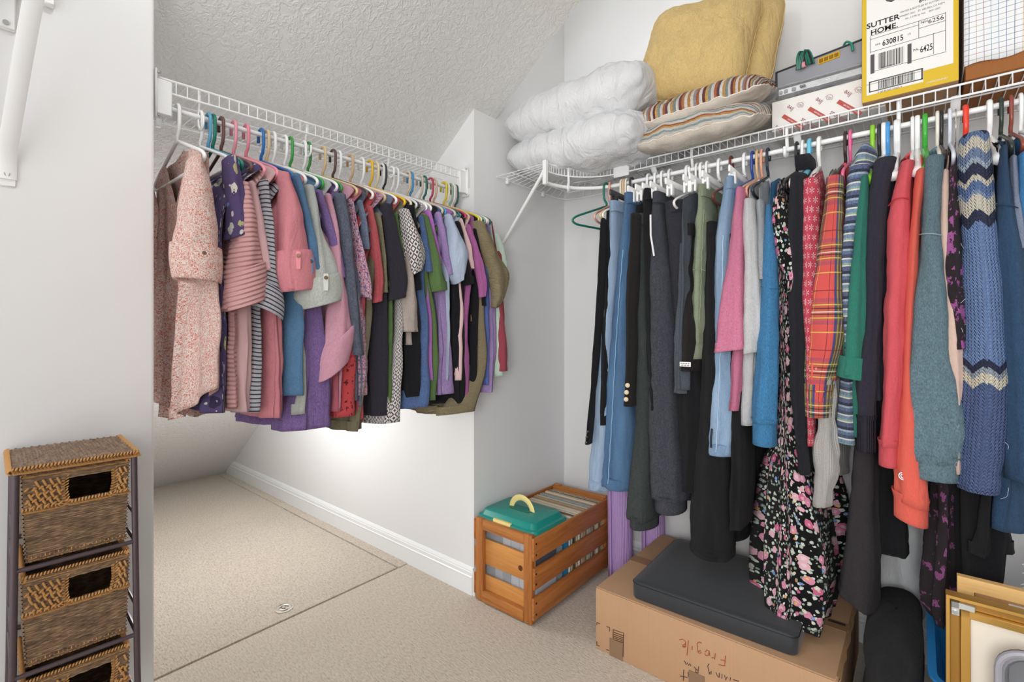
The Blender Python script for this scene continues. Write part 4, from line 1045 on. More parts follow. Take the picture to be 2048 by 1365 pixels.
g = top(S, 'flannel_shirt', 'red tartan flannel shirt with a buttoned sleeve placket', f_plaid,
    [(1662, 1692, 346), (1656, 1690, 450), (1650, 1684, 600), (1650, 1680, 760)], [(1656, 1690, 358), (1645, 1690, 430), (1628, 1690, 530), (1612, 1692, 620), (1605, 1690, 690), (1606, 1668, 770), (1609, 1662, 832)], t_top=-.165, wh=.045, cat='shirt', cuffs=dict(kind='rib', s0=.88, tight=1.04), collar=.011)
patch_at(S, 1632, 738, .245, .024, .075, f_plaid, last_sleeve(g), 'sleeve_placket', '#b5322f', .005)
hanger(S, 1745, '#8ccf2f', 'lime green moulded hanger over the striped hooded pullover', 'thick')
g = top(S, 'pullover', 'blue and cream striped hooded pullover', f_baja,
    [(1700, 1742, 322), (1692, 1738, 400), (1686, 1718, 520), (1684, 1712, 700), (1668, 1712, 886)], [(1700, 1742, 335), (1690, 1736, 400), (1685, 1716, 480), (1684, 1706, 600), (1688, 1704, 700)], t_top=-.085, wh=.04)
o, _ = tube(S, 'hood', [(1722, 1748, 303), (1706, 1750, 322), (1696, 1748, 360), (1700, 1738, 400)], f_baja, g, wc=.12, wh=.08, seed=77, amp=.006)
hanger(S, 1758, '#2b2a2c', 'black plastic hanger beside the lime green one')
hanger(S, 1767, '#f2f2f2', 'white moulded hanger just before the bright blue one', 'thick')
hanger(S, 1775, '#4b97d6', 'bright blue moulded hanger beside the white one', 'thick')
top(S, 'top', 'pine green top with a ruffled sleeve end', f_grnt,
    [(1722, 1742, 345), (1716, 1740, 450), (1706, 1734, 650), (1698, 1722, 872)], [(1720, 1740, 358), (1708, 1737, 440), (1698, 1736, 540), (1688, 1736, 650), (1680, 1740, 722), (1676, 1746, 752)], t_top=-.055, wh=.042, fold=.09, tilt=-.15, cuffs=dict(kind='plain', s0=.90, tight=1.02, over=.008, ruf=.06))
hanger(S, 1792, '#f0f0f0', 'white moulded hanger over the ink blue sweater', 'thick')
top(S, 'sweater', 'oatmeal knit sweater showing only its drooping cuffs beneath the tartan shirt', f_heath,
    [(1650, 1672, 380), (1646, 1670, 560), (1640, 1668, 740), (1640, 1670, 840)], [(1640, 1668, 500), (1640, 1668, 700), (1634, 1674, 840), (1624, 1680, 890), (1628, 1676, 950), (1630, 1668, 1012)], t_top=-.19, wh=.032, tilt=.2, amp=.008)
top(S, 'sweater', 'ink blue fleece sweater with a long ribbed cuff', f_navy,
    [(1762, 1796, 306), (1750, 1794, 400), (1740, 1776, 600), (1736, 1770, 800)], [(1752, 1792, 322), (1738, 1774, 400), (1735, 1766, 520), (1730, 1762, 640), (1716, 1758, 750), (1712, 1753, 840)], t_top=-.015, wh=.042, cuffs=dict(kind='rib', s0=.985, tight=.97, over=.085), cuffmat=f_navyr)
hanger(S, 1825, '#f3f3f3', 'white plastic hanger before the thicker white one by the red sweatshirt')
legs(S, 'trousers', 'flared charcoal trousers with a slanting hem above the cardboard box', f_chs,
     [(1712, 1752, 600), (1710, 1752, 680), (1708, 1752, 760)], [(1708, 1752, 750), (1706, 1752, 880), (1700, 1755, 1000), (1690, 1757, 1110), (1675, 1756, 1212)], 'trousers', tilt=-.45, far=False)
legs(S, 'trousers', 'black cropped trousers beside the flared charcoal pair', f_blk,
     [(1752, 1800, 600), (1752, 1802, 700), (1752, 1804, 800)], [(1752, 1806, 790), (1752, 1808, 900), (1752, 1811, 1000), (1756, 1815, 1110)], 'trousers', wc=.02, far=False)
hanger(S, 1835, '#f5f5f5', 'thick white moulded hanger over the red sweatshirt', 'thick')
g = top(S, 'sweatshirt', 'red fleece sweatshirt with a ribbed cuff', f_reds,
    [(1802, 1834, 314), (1796, 1830, 420), (1786, 1822, 620), (1782, 1814, 800)], [(1798, 1832, 328), (1784, 1824, 400), (1773, 1820, 500), (1768, 1814, 640), (1764, 1806, 760), (1756, 1800, 890)], t_top=.035, wh=.044, cuffs=dict(kind='rib', s0=.985, tight=.93, over=.055), collar=.009)
seam3(S, last_sleeve(g), [(1777, 412, .225), (1788, 400, .246), (1803, 396, .251), (1818, 398, .235)], '#b92c3c')
hanger(S, 1850, '#3fae3a', 'grass green moulded hanger over the coral hoodie', 'thick')
g = top(S, 'hoodie', 'coral fleece hoodie with a small round emblem near the cuff', f_cors,
    [(1832, 1856, 330), (1826, 1852, 430), (1820, 1848, 620), (1815, 1840, 800)], [(1832, 1854, 344), (1820, 1842, 440), (1810, 1834, 580), (1798, 1830, 720), (1790, 1842, 860), (1785, 1856, 950), (1786, 1860, 1005)], t_top=.075, wh=.04, cuffs=dict(kind='rib', s0=.985, tight=.94, over=.05), tilt=-.25)
t_, z_ = S.pt(1807, 953, .245); c_ = S.world(t_, .245, z_)
add('emblem', *join([sweep(arc(c_, (1, 0, 0), (0, 0, 1), .0095, R(60), R(300), 14), .0013, 6), sweep(arc(c_, (1, 0, 0), (0, 0, 1), .0055, R(60), R(300), 10), .0013, 6)]), plastic('#e8eaf4', .6), g)
hanger(S, 1875, '#efe6dc', 'cream plastic hanger over the teal-grey sweatshirt')
g = top(S, 'sweatshirt', 'teal-grey fleece sweatshirt with a broad baggy sleeve', f_teal,
    [(1856, 1886, 306), (1852, 1886, 420), (1844, 1890, 620), (1840, 1890, 800)], [(1853, 1884, 320), (1845, 1884, 400), (1836, 1888, 490), (1824, 1902, 620), (1811, 1924, 760), (1807, 1936, 850), (1820, 1922, 922)], t_top=.105, wh=.048, cuffs=dict(kind='rib', s0=.985, tight=.95, over=.045), collar=.010, amp=.006)
seam3(S, last_sleeve(g), [(1837, 470, .222), (1850, 468, .248), (1868, 468, .256), (1884, 471, .236)], '#8fa6ad')
hanger(S, 1883, '#232326', 'black plastic hanger beside the cream one')
top(S, 'blouse', 'peach satin blouse with narrow sleeve behind the teal-grey sweatshirt', f_peach,
    [(1884, 1902, 330), (1882, 1904, 450), (1886, 1920, 640), (1896, 1930, 800)], [(1882, 1900, 345), (1880, 1900, 460), (1888, 1924, 640), (1900, 1932, 800), (1906, 1926, 945)], t_top=.13, wh=.03)
hanger(S, 1900, '#dde3ee', 'pale blue-white plastic hanger beside the black one')
top(S, 'top', 'black top with magenta paint splatter print', f_spl,
    [(1900, 1918, 326), (1896, 1922, 430), (1894, 1926, 600), (1900, 1934, 700)], [(1897, 1916, 338), (1893, 1918, 430), (1890, 1926, 540), (1894, 1936, 630), (1900, 1944, 698)], t_top=.15, wh=.035, tilt=.1)
hanger(S, 1912, '#c9ccd0', 'thin wire hanger beside the red hook', 'wire')
hanger(S, 1932, '#e8432e', 'scarlet moulded hanger over the patterned wool sweater', 'thick')
g = top(S, 'wool_sweater', 'chunky blue and cream patterned wool sweater', f_nord,
    [(1922, 1978, 276), (1920, 1986, 400), (1926, 1994, 600), (1930, 2000, 780)], [(1917, 1980, 276), (1912, 1986, 330), (1916, 1990, 430), (1924, 2004, 550), (1926, 2015, 680), (1922, 2020, 790), (1916, 2012, 900), (1911, 2002, 978)], t_top=.195, wh=.055, fold=.03, amp=.004)
rnd = random.Random(5); hs = []
for i in range(46):
    px = rnd.choice([rnd.uniform(1985, 2018), rnd.uniform(1913, 1925)]); py = rnd.uniform(300, 980)
    t_, z_ = S.pt(px, py, .225); p = S.world(t_, .225, z_); pts = [p]; d = Vector((rnd.uniform(-1, 1), rnd.uniform(-.3, .1), rnd.uniform(-1, 1))).normalized()
    for q in range(6): d = (d+Vector((rnd.uniform(-.6, .6), rnd.uniform(-.3, .3), rnd.uniform(-.6, .6)))).normalized(); pts.append(pts[-1]+d*.006)
    hs.append(sweep(pts, .00035, 3))
add('loose_hairs', *join(hs), plastic('#cfd6e6', .8), last_sleeve(g))['kind'] = 'stuff'
hanger(S, 1980, '#f4f4f2', 'flat white moulded hanger with a paper tag beside the wool sweater', 'thick')
top(S, 'top', 'black top hung behind the wool sweater, its strap beside the dark green hanger', f_blk,
    [(1985, 2006, 262), (1984, 2004, 400), (1986, 2006, 700), (1960, 2000, 1000), (1925, 2008, 1110)], None, t_top=.225)
hanger(S, 2003, '#2e3b35', 'dark green plastic hanger over the navy sweatshirt')
g = top(S, 'sweatshirt', 'navy fleece sweatshirt at the edge of the photograph', f_nvy,
    [(1996, 2018, 290), (1990, 2030, 420), (1988, 2060, 700), (1968, 2080, 940), (1955, 2085, 1062)], [(1996, 2016, 300), (1990, 2026, 380), (1989, 2044, 470), (1994, 2062, 620), (2003, 2080, 800), (2010, 2085, 960)], t_top=.26, wh=.05)
seam3(S, last_sleeve(g), [(1990, 412, .225), (2004, 410, .25), (2020, 411, .256), (2036, 416, .24)], '#1d3850')
hanger(S, 2023, '#8c4638', 'red-brown plastic hanger near the edge of the photograph')
top(S, 'tee', 'blue-grey tee beside the bright blue top', f_bgr,
    [(2018, 2034, 306), (2018, 2040, 420), (2022, 2050, 640), (2030, 2060, 850)], [(2017, 2034, 318), (2018, 2040, 400), (2024, 2050, 500)], t_top=.295, wh=.03)
hanger(S, 2043, '#f5f5f5', 'white plastic hanger last before the edge of the photograph')
top(S, 'top', 'bright blue top cut by the edge of the photograph', f_bbl,
    [(2034, 2062, 300), (2036, 2070, 420), (2044, 2090, 640), (2054, 2100, 850)], [(2032, 2060, 312), (2034, 2066, 380), (2044, 2080, 480)], t_top=.325, wh=.035)
# longer things hanging low
top(S, 'skirt', 'long black skirt with plum splatter print above the blue tote', f_plum,
    [(1880, 1912, 560), (1874, 1912, 800), (1866, 1912, 950), (1860, 1910, 1080), (1846, 1908, 1210), (1866, 1900, 1250)], None, 'skirt', t_top=.12, W=.17)
top(S, 'dress', 'long plain black dress behind the wool sweater and the picture frames', f_blk,
    [(1918, 1990, 600), (1912, 2002, 800), (1906, 2012, 1000), (1908, 2008, 1120), (1914, 1996, 1186)], None, 'dress', t_top=.17, W=.17)
hanger(S, 1797, '#eef0f2', 'white plastic hanger behind the rod hook, holding the garment bag')
o = garment(S, 'garment_bag', .0, 'white plastic garment bag whose lower edge shows behind the hanging trousers', 'bag')
tube(S, 'cover', [(1745, 1850, 600), (1750, 1850, 900), (1756, 1852, 1100), (1760, 1853, 1222)], f_gbag, o, wc=-.19, wh=.05, seed=9, amp=.012, tilt=-.22)

# ------------------------------------------------------------------ cushions on the long shelf
def pillow(name, mat, parent, M, hx, hy, hz, n=60, pinch=.025, wr=.012, seed=0, seam=None, pw=.55, back=None, flat=.0, ex=3.2, rc=.05, wr2=.0):
    """sewn cushion: two bulged faces joined at a pinched seam"""
    rings = []; V, F, UV = [], [], []
    N = n
    def P(u, v, s):
        cu, cv = 1-abs(u)**ex, 1-abs(v)**ex
        h = hz*max(0, cu*cv)**pw
        k = 1-pinch*(1-max(abs(u), abs(v))**0)*0
        x = hx*u*(1-pinch*(1-v*v)*abs(u)**3)*(1-rc*v**6); y = hy*v*(1-pinch*(1-u*u)*abs(v)**3)*(1-rc*u**6)
        q = Vector((x*9+seed*5, y*9, s*2))
        edge = max(0, cu*cv)**.35
        wv = wr*(noise.noise(q)+.5*noise.noise(q*2.1+Vector((3, 1, 0))))
        cr = wr*.9*(1-edge)*noise.noise(Vector((x*34, y*34, seed)))
        if wr2: wv += wr2*(noise.noise(Vector((x*30+y*16, y*7-x*4, seed*3.1+s)))+.6*noise.noise(Vector((x*46-y*22, y*12+x*9, seed*1.7+s))))
        z = s*(h*(1-flat*(s < 0)))+wv*edge*s+cr
        return M @ Vector((x, y, z))
    for s in (1, -1):
        k0 = len(V)
        for i in range(N+1):
            for j in range(N+1):
                u = math.sin(PI/2*(2*i/N-1)); v = math.sin(PI/2*(2*j/N-1)); V.append(P(u, v, s))
        for i in range(N):
            for j in range(N):
                a, b, c, d = k0+i*(N+1)+j, k0+(i+1)*(N+1)+j, k0+(i+1)*(N+1)+j+1, k0+i*(N+1)+j+1
                F.append((a, b, c, d) if s > 0 else (d, c, b, a))
                q = [(hx*(2*ii/N-1), hy*(2*jj/N-1)) for ii, jj in ((i, j), (i+1, j), (i+1, j+1), (i, j+1))]
                UV.append(q if s > 0 else q[::-1])
    o = add(name, V, F, [mat, back or mat], parent, UV)
    if back:
        for k, p in enumerate(o.data.polygons):
            if k >= N*N: p.material_index = 1
    if seam:
        pts = []
        for e in range(4):
            for i in range(N):
                a = math.sin(PI/2*(2*i/N-1)); u, v = [(a, -1), (1, a), (-a, 1), (-1, -a)][e]; pts.append(P(u, v, 0))
        add('seam_piping', *sweep(pts, .0022, 6, True), seam, parent if parent else o)
    return o
def place(c, rx=0, ry=0, rz=0, order='XYZ'):
    from mathutils import Euler
    return Matrix.Translation(Vector(c)) @ Euler((R(rx), R(ry), R(rz)), order).to_matrix().to_4x4()
f_cot = F_('white_cotton', '#eff0f2', 'plain', wr=1.1, sheen=.1, rough=.8)
f_must = F_('mustard_linen', '#d9b874', 'plain', heather=.2, wr=.9, weave=700)
stp = ['#f2ece2', '#c77a35', '#7a3b3f', '#e9e2d6', '#8f9c9e', '#d9a24a', '#f4efe8', '#6f4a50', '#c46a2f', '#eee6da', '#93a3a6', '#e0b25a', '#7b3438', '#f3eee4', '#b8642e', '#a89a9c', '#efe7db', '#d08a3c']
f_loop = F_('looped_stripes', '#eee8de', 'bands', period=.125, stops=[(i/len(stp), c) for i, c in enumerate(stp)], heather=.3, crinkle=.9)
f_loop2 = fabric('looped_stripes_long', '#eee8de', 'bands', period=.12, zig=.012, zp=.11, stops=[(0, '#f1ece4'), (.16, '#d7873a'), (.24, '#f0e9df'), (.34, '#a9bcbb'), (.42, '#efe8dd'), (.52, '#e0a348'), (.6, '#b5562c'), (.66, '#f4efe7'), (.78, '#9fb2b4'), (.86, '#ede4d8'), (.94, '#8e3b34')], heather=.3, crinkle=.9)
f_cream = F_('cream_canvas', '#e3d8c9', 'plain', heather=.2)
f_crpipe = plain('seam_cotton', '#e4e5e7', .8, .2)
t = thing('pillow', (-1.12, 1.93, 1.86), 'lower white bed pillow on the curved corner shelf', 'pillow', 'white bed pillows')
pillow('case', f_cot, t, place((-1.115, 1.915, 1.950), 5, 2, -3), .335, .25, .108, seed=1, pw=.36, wr=.02, rc=.03, wr2=.009)
t = thing('pillow', (-1.12, 1.93, 2.02), 'upper white bed pillow lying on another pillow in the corner', 'pillow', 'white bed pillows')
pillow('case', f_cot, t, place((-1.115, 1.905, 2.115), 6, -3, 2), .335, .25, .120, seed=2, pw=.36, wr=.022, rc=.03, wr2=.009)
t = thing('cushion', (-.61, 1.93, 1.87), 'lower looped cushion with long orange and grey stripes, cream underneath', 'cushion', 'striped looped cushions')
pillow('cover', f_loop2, t, place((-.645, 1.935, 1.925), 17, 0, -1), .245, .215, .075, seed=3, back=f_cream, pw=.42, flat=.35, wr=.012, seam=f_cream)
t = thing('cushion', (-.61, 1.93, 1.97), 'upper looped cushion with narrow cross stripes under the mustard cushions', 'cushion', 'striped looped cushions')
M = place((-.645, 1.935, 2.015), 19, -3, 2)
pillow('cover', f_loop, t, M @ Matrix.Rotation(R(90), 4, 'Z'), .215, .248, .07, seed=4, back=f_cream, pw=.42, flat=.3, wr=.014, seam=f_cream)
t = thing('cushion', (-.58, 1.99, 2.05), 'back mustard linen cushion peeking out behind the front one', 'cushion', 'mustard cushions')
pillow('cover', f_must, t, place((-.60, 2.05, 2.24), 76, 6, -4), .20, .215, .08, seed=6, pw=.45, wr=.012, rc=.08, wr2=.006, seam=f_must)
t = thing('cushion', (-.62, 1.93, 2.04), 'front mustard linen cushion standing on the striped cushions', 'cushion', 'mustard cushions')
pillow('cover', f_must, t, place((-.668, 1.925, 2.245), 74, 9, 6), .208, .215, .095, seed=5, pw=.45, wr=.014, rc=.09, wr2=.007, seam=f_must)

# ------------------------------------------------------------------ boxes and devices on the long shelf
def pane(lo, hi): return box(lo, hi, 0)
M_INK = plain('black_ink', '#262427', .6, .2); M_INKG = plain('grey_ink', '#5a5657', .6, .2)
M_WPRT = plain('white_print', '#eceae6', .55, .3); M_YEL = plain('yellow_print', '#d9b52e', .5, .3)
def lettering(name, txt, size, loc, rot, mat, parent, sx=1.0, align='LEFT', shear=0, bold=0):
    cu = bpy.data.curves.new(name, 'FONT'); cu.body = txt; cu.size = size; cu.align_x = align; cu.shear = shear; cu.extrude = .0001; cu.offset = bold
    cu.resolution_u = 3; cu.materials.append(mat)
    o = bpy.data.objects.new(name, cu); COL.objects.link(o); o.parent = parent
    bpy.context.view_layer.update(); me = bpy.data.meshes.new_from_object(o); bpy.data.objects.remove(o)
    o = bpy.data.objects.new(name, me); COL.objects.link(o); o.parent = parent
    o.location = Vector(loc)-loc_of(parent); o.rotation_euler = rot; o.scale = (sx, 1, 1); WL[o.name] = WL[parent.name]; return o
UP = (R(90), 0, 0)
wx0, wx1, wy, wz0, wz1 = -.137, .087, 1.866, 1.862, 2.235
wine = thing('wine_carton', ((wx0+wx1)/2, wy+.15, wz0), 'white and yellow wine carton with barcodes and SUTTER HOME lettering', 'box')
add('carton', *box((wx0, wy, wz0), (wx1, wy+.30, wz1), .004, 2), M_CARD, wine)
yf = wy-.0006
def wp(px, py): p = ony(px, py, wy); return p
add('yellow_panel', *box((wx0+.001, wy-.0004, wz0+.001), (wx1-.001, wy+.004, wz1-.002), 0), M_YEL, wine)
add('white_panel', *join([pane((wx0+.012, wy-.0012, wz0+.052), (wx1-.012, wy, wz1-.004)), pane((wx0+.012, wy-.0012, wz0+.020), (wx0+.147, wy, wz0+.053))]), M_WPRT, wine)
def wl(px, py): q = wp(px, py); return (q.x, wy-.0016, q.z)
q = wl(1733, 59); lettering('lettering', 'SUTTER', .022, q, UP, M_INK, wine, 1.05, bold=.0004)
q = wl(1741, 71.5); lettering('lettering', 'HOME.', .022, q, UP, M_INK, wine, 1.0, bold=.0004)
q = wl(1746, 61.5); lettering('lettering', 'FAMILY VINEYARDS', .0042, (q[0], q[1], q[2]), UP, M_INKG, wine)
q = wl(1838, 6); lettering('lettering', '6-1.5L', .013, q, UP, M_INK, wine, bold=.0004)
q = wl(1800, 27.5); lettering('lettering', 'VINTED & BOTTLED BY SUTTER HOME', .0075, q, UP, M_INKG, wine, .82)
q = wl(1799, 36); lettering('lettering', 'WINERY, INC.   ST. HELENA, CA 94574', .0075, q, UP, M_INKG, wine, .8)
q = wl(1810, 40); lettering('lettering', 'Alc. 13.0% by Vol.    BW 1007', .0075, q, UP, M_INKG, wine, .86)
q = wl(1841, 49); lettering('lettering', 'NH-', .0115, q, UP, M_INK, wine, .95)
q = wl(1856, 48); lettering('lettering', '6256', .0175, q, UP, M_INK, wine, 1.0)
q = wl(1750.5, 92); lettering('lettering', '666', .0085, q, UP, M_INKG, wine)
q = wl(1764.5, 92.5); lettering('lettering', '630815', .0235, q, UP, M_INK, wine, .72, bold=.0003)
q = wl(1814.5, 71.5); lettering('lettering', '15', .0085, q, UP, M_INKG, wine)
q = wl(1826, 104); lettering('lettering', 'PA-', .0105, q, UP, M_INK, wine, .95)
q = wl(1840, 106); lettering('lettering', '6425', .026, q, UP, M_INK, wine, .55, bold=.0002)
q = wl(1762, 137.5); lettering('lettering', '85200 00056', .0062, q, UP, M_INKG, wine)
q = wl(1755.5, 187); lettering('lettering', '0 00 85200 10056 9', .0072, q, UP, M_INKG, wine, 1.0)
q = wl(1853, 168); lettering('lettering', 'CHARDONNAY', .0072, q, UP, M_WPRT, wine, .92)
def hl(px0, py0, px1, py1, th=.0006):
    a, b = wl(px0, py0), wl(px1, py1); z = (a[2]+b[2])/2
    return pane((a[0], wy-.0016, z-th), (b[0], wy-.001, z+th))
def vl(px, pya, pyb, th=.0006):
    a, b = wl(px, pya), wl(px, pyb); return pane((a[0]-th, wy-.0016, b[2]), (a[0]+th, wy-.001, a[2]))
add('ruled_lines', *join([hl(1740, 75, 1891, 24), hl(1741, 81, 1837, 49), hl(1741, 107, 1891, 59), hl(1838, 58, 1891, 41), hl(1743, 146, 1893, 102), vl(1740.5, 75, 107), vl(1837.5, 42, 76), vl(1867, 67, 109), vl(1891, 24, 102)]), M_INKG, wine)
bars = []
rnd = random.Random(3)
def bars_between(pxa, pxb, za, zb, n):
    xa, xb = wl(pxa, 100)[0], wl(pxb, 100)[0]; x = xa
    while x < xb:
        w_ = rnd.choice([.0006, .0006, .0011, .0016, .0021]); bars.append(pane((x, wy-.0018, za), (min(x+w_, xb), wy-.001, zb))); x += w_+rnd.choice([.0009, .0012, .0016, .0022])
z_a = wl(1783, 132)[2]; z_b = wl(1783, 100)[2]; bars_between(1757, 1808, z_a, z_b, 30)
z_c = wl(1790, 171)[2]; z_d = wl(1790, 153)[2]; bars_between(1757, 1829, z_c+.001, z_d-.001, 30)
add('barcode', *join(bars), M_INK, wine)
xa, xb = wl(1741, 100)[0], wl(1749, 100)[0]; xc, xd = wl(1815, 100)[0], wl(1823, 100)[0]
add('barcode_end', *pane((xa, wy-.0018, z_a-.008), (xb, wy-.001, z_b+.002)), M_INKG, wine)
add('barcode_end', *pane((xc, wy-.0018, z_a-.008), (xd, wy-.001, z_b+.002)), M_INKG, wine)
x0, x1 = wl(1738, 170)[0], wl(1846, 140)[0]
add('barcode_frame', *join([pane((x0, wy-.0018, z_c-.003), (x1, wy-.001, z_c)), pane((x0, wy-.0018, z_d), (x1, wy-.001, z_d+.003)), pane((x0, wy-.0018, z_c-.003), (x0+.003, wy-.001, z_d+.003)), pane((x1-.004, wy-.0018, z_c-.003), (x1, wy-.001, z_d+.003))]), M_INKG, wine)
q = wl(1795, -10); add('printed_bottle_neck', *sweep([(q[0]-.028, wy-.0010, q[2]-.004), (q[0]-.02, wy-.0010, q[2]-.002), (q[0]+.03, wy-.0010, q[2]+.02), (q[0]+.05, wy-.001, q[2]+.03)], [.006, .016, .022, .022], 16, flat=(.04, 1)), plain('bottle_print', '#565a58', .5, .3), wine)

carton = thing('flat_carton', (-.22, 2.03, 1.855), 'low white carton printed with red bars and upside-down lettering', 'box')
cx0, cx1, cyf, cz0, cz1 = -.401, -.08, 1.918, 1.856, 1.962
M_CW = plain('carton_white', '#e9e6e1', .6, .3); M_RED = plain('brick_print', '#b9534b', .6, .3); M_MAR = plain('maroon_print', '#8c4a4d', .6, .3)
add('carton', *box((cx0, cyf, cz0), (cx1, cyf+.26, cz1), .003, 2), M_CW, carton)
def cp(px, py): p = ony(px, py, cyf); return Vector((p.x, cyf-.001, p.z))
for (bx, by) in ((1566, 232), (1618, 217), (1676, 203)):
    a = cp(bx, by); M = Matrix.Translation(a) @ Matrix.Rotation(R(44), 4, 'Y')
    add('red_bar', *xf(pane((0, -.0004, -.0065), (.085, .0006, .0065)), M), M_RED, carton)
    lettering('lettering', 'COMMITTED TO WELLNESS', .0062, a+Vector((.060, -.0008, -.0555)), (R(90), R(224), 0), M_WPRT, carton, .78)
    b = cp(bx-14, by+16)
    lettering('lettering', 'conscious', .022, b+Vector((.052, -.0005, -.054)), (R(90), R(224), 0), M_MAR, carton, .8)
for (bx, by) in ((1587, 205), (1645, 190), (1703, 175)):
    a = cp(bx+2, by+2)
    lettering('lettering', 'live', .022, a+Vector((.0, -.0005, -.016)), (R(90), R(224), 0), M_MAR, carton, .8)
    c = cp(bx+13, by+6)
    add('swirl_mark', *join([sweep(arc(c, (1, 0, 0), (0, 0, 1), .0105, R(-60), R(160), 14), .0005, 5), sweep(arc(c, (1, 0, 0), (0, 0, 1), .0065, R(100), R(380), 12), .0005, 5), sweep(arc(c+Vector((.001, 0, 0)), (1, 0, 0), (0, 0, 1), .0025, 0, 2*PI, 8), .0006, 5)]), M_MAR, carton)
    add('swirl_dots', *join([sweep([c+Vector((.0145*math.cos(k*.45), 0, .0145*math.sin(k*.45))), c+Vector((.0145*math.cos(k*.45), -.0006, .0145*math.sin(k*.45)))], .0004, 4) for k in range(14)]), M_MAR, carton)

def glassy(name, col='#f4f6f6', tr=.92, rough=.12):
    m = NT(name, rough, .5); m.col(C(col)); m.b.inputs['Transmission Weight'].default_value = tr; m.b.inputs['IOR'].default_value = 1.25; m.b.inputs['Alpha'].default_value = 1.0; return m.m
M_GREY = plain('device_grey', '#9a9ca3', .45, .4); M_DARK = plain('device_dark', '#3a3b3f', .45, .4); M_PORT = plain('port_yellow', '#d9a520', .45, .4)
dev = thing('cable_box', (-.25, 2.0, cz1), 'silver fronted cable box wrapped in a clear plastic bag on the low carton', 'device')
dx0, dx1, dyf = -.385, -.10, 1.925
add('case', *box((dx0, dyf, cz1+.002), (dx1, dyf+.2, cz1+.05), .004, 2), M_DARK, dev)
add('silver_front', *box((dx0+.004, dyf-.002, cz1+.018), (dx1-.004, dyf+.002, cz1+.040), .001), plain('device_silver', '#d2d4d6', .25, .5, .6), dev)
for px, py, w in ((1562, 180, .010), (1572, 176, .012), (1588, 170, .012)):
    p = ony(px, py, dyf); add('socket', *box((p.x-w/2, dyf-.006, cz1+.022), (p.x+w/2, dyf-.001, cz1+.034), .001), plain('socket_grey', '#8d9094', .4, .5), dev)
for px, py in ((1603, 166), (1609, 160)):
    p = ony(px, py, dyf); add('round_socket', *sweep([(p.x, dyf-.001, cz1+.029), (p.x, dyf-.010, cz1+.029)], .0045, 10), M_DARK, dev)
mb = NT('clear_bag', .12, .6); mb.col(C('#eef0f0')); mb.b.inputs['Alpha'].default_value = .22; mb.b.inputs['Coat Weight'].default_value = .6
_ob = mb.tc('Object'); mb.bump(mb.noise(mb.mapv(_ob, (30, 60, 60), rot=(0, .6, .3)), 1, 3, .6, dist=1.5), 1.0, .02)
rg = []
for i in range(30):
    f = i/29; x = dx0-.055+f*(dx1-dx0+.10); k = min(1, .28+f*5) if f < .2 else 1
    ring = []
    for j in range(28):
        a = 2*PI*j/28; y = dyf+.10+.118*sgnp(math.cos(a), .45)*(.8+.2*k); z = cz1+.027+.033*k*sgnp(math.sin(a), .5)
        nn = .006*noise.noise(Vector((x*30, y*30, z*40))); ring.append(Vector((x, y+nn, z+nn)))
    rg.append(ring)
V, F, UV = loft_uv(rg); add('plastic_bag', V, F, mb.m, dev, UV)
rt_ = thing('router', (-.23, 2.02, cz1+.06), 'grey network router with four yellow ports standing behind the bagged cable box', 'device')
rx0, rx1, ry = -.405, -.092, 2.02
RM = Matrix.Translation((rx0, ry, 0)) @ Matrix.Rotation(R(-11), 4, 'Z') @ Matrix.Translation((-rx0, -ry, 0))
add('case', *xf(box((rx0, ry, cz1+.05), (rx1, ry+.035, cz1+.150), .004, 2), RM), M_GREY, rt_)
add('rim', *xf(join([box((rx0-.006, ry-.004, cz1+.147), (rx1, ry+.038, cz1+.153), .002), box((rx0-.006, ry-.004, cz1+.05), (rx0, ry+.038, cz1+.153), .002)]), RM), M_DARK, rt_)
pb = ony(1637, 115, 1.985); pe = ony(1678, 103, 1.972); lx0 = rx0+(pb.x-rx0)/math.cos(R(11)); lx1 = rx0+(pe.x-rx0)/math.cos(R(11)); pz = min(pb.z, cz1+.132)
fr = add('port_block', *xf(box((lx0-.002, ry-.003, pz-.012), (lx1+.002, ry+.002, pz+.010), .001), RM), M_PORT, rt_)
m_ps = plain('port_shade', '#8d6a12', .5, .3)
for k in range(4):
    x = lx0+(lx1-lx0)*(k+.5)/4; add('port', *xf(box((x-.0062, ry-.0045, pz-.008), (x+.0062, ry-.0025, pz+.005), .001), RM), m_ps, fr)
cb = thing('cable_bundle', (-.33, 2.0, cz1+.06), 'bundle of green and black network cables draped over the router', 'cable')
rnd = random.Random(11)
for k in range(9):
    px = 1600+rnd.uniform(0, 26); p = ony(px, 120-(px-1600)*.28, 1.995); z = p.z
    pts = [(p.x-.012, 1.99, z-.035), (p.x-.01+rnd.uniform(-.006, .006), 1.985, z+.01), (p.x+rnd.uniform(-.004, .006), 1.99, z+.026+rnd.uniform(-.008, .01)), (p.x+.012, 1.99, z+.008), (p.x+.016+rnd.uniform(0, .006), 1.985, z-.03)]
    add('cable', *sweep(round_path(pts, .02, 4), .0032, 6), plastic('#1f6e5c' if k % 3 else '#232526'), cb)
p = ony(1700, 92, 1.962); add('cable_tie', *sweep(round_path([(p.x-.022, 1.985, cz1+.150), (p.x-.012, 1.965, cz1+.160), (p.x+.006, 1.957, p.z+.004), (p.x+.008, 1.957, p.z-.022)], .012, 4), .004, 6), plastic('#2c8a76'), cb)
add('pink_plug', *box((p.x-.145, 1.985, cz1+.125), (p.x-.13, 1.995, cz1+.145), .002), plastic('#d98a93'), cb)

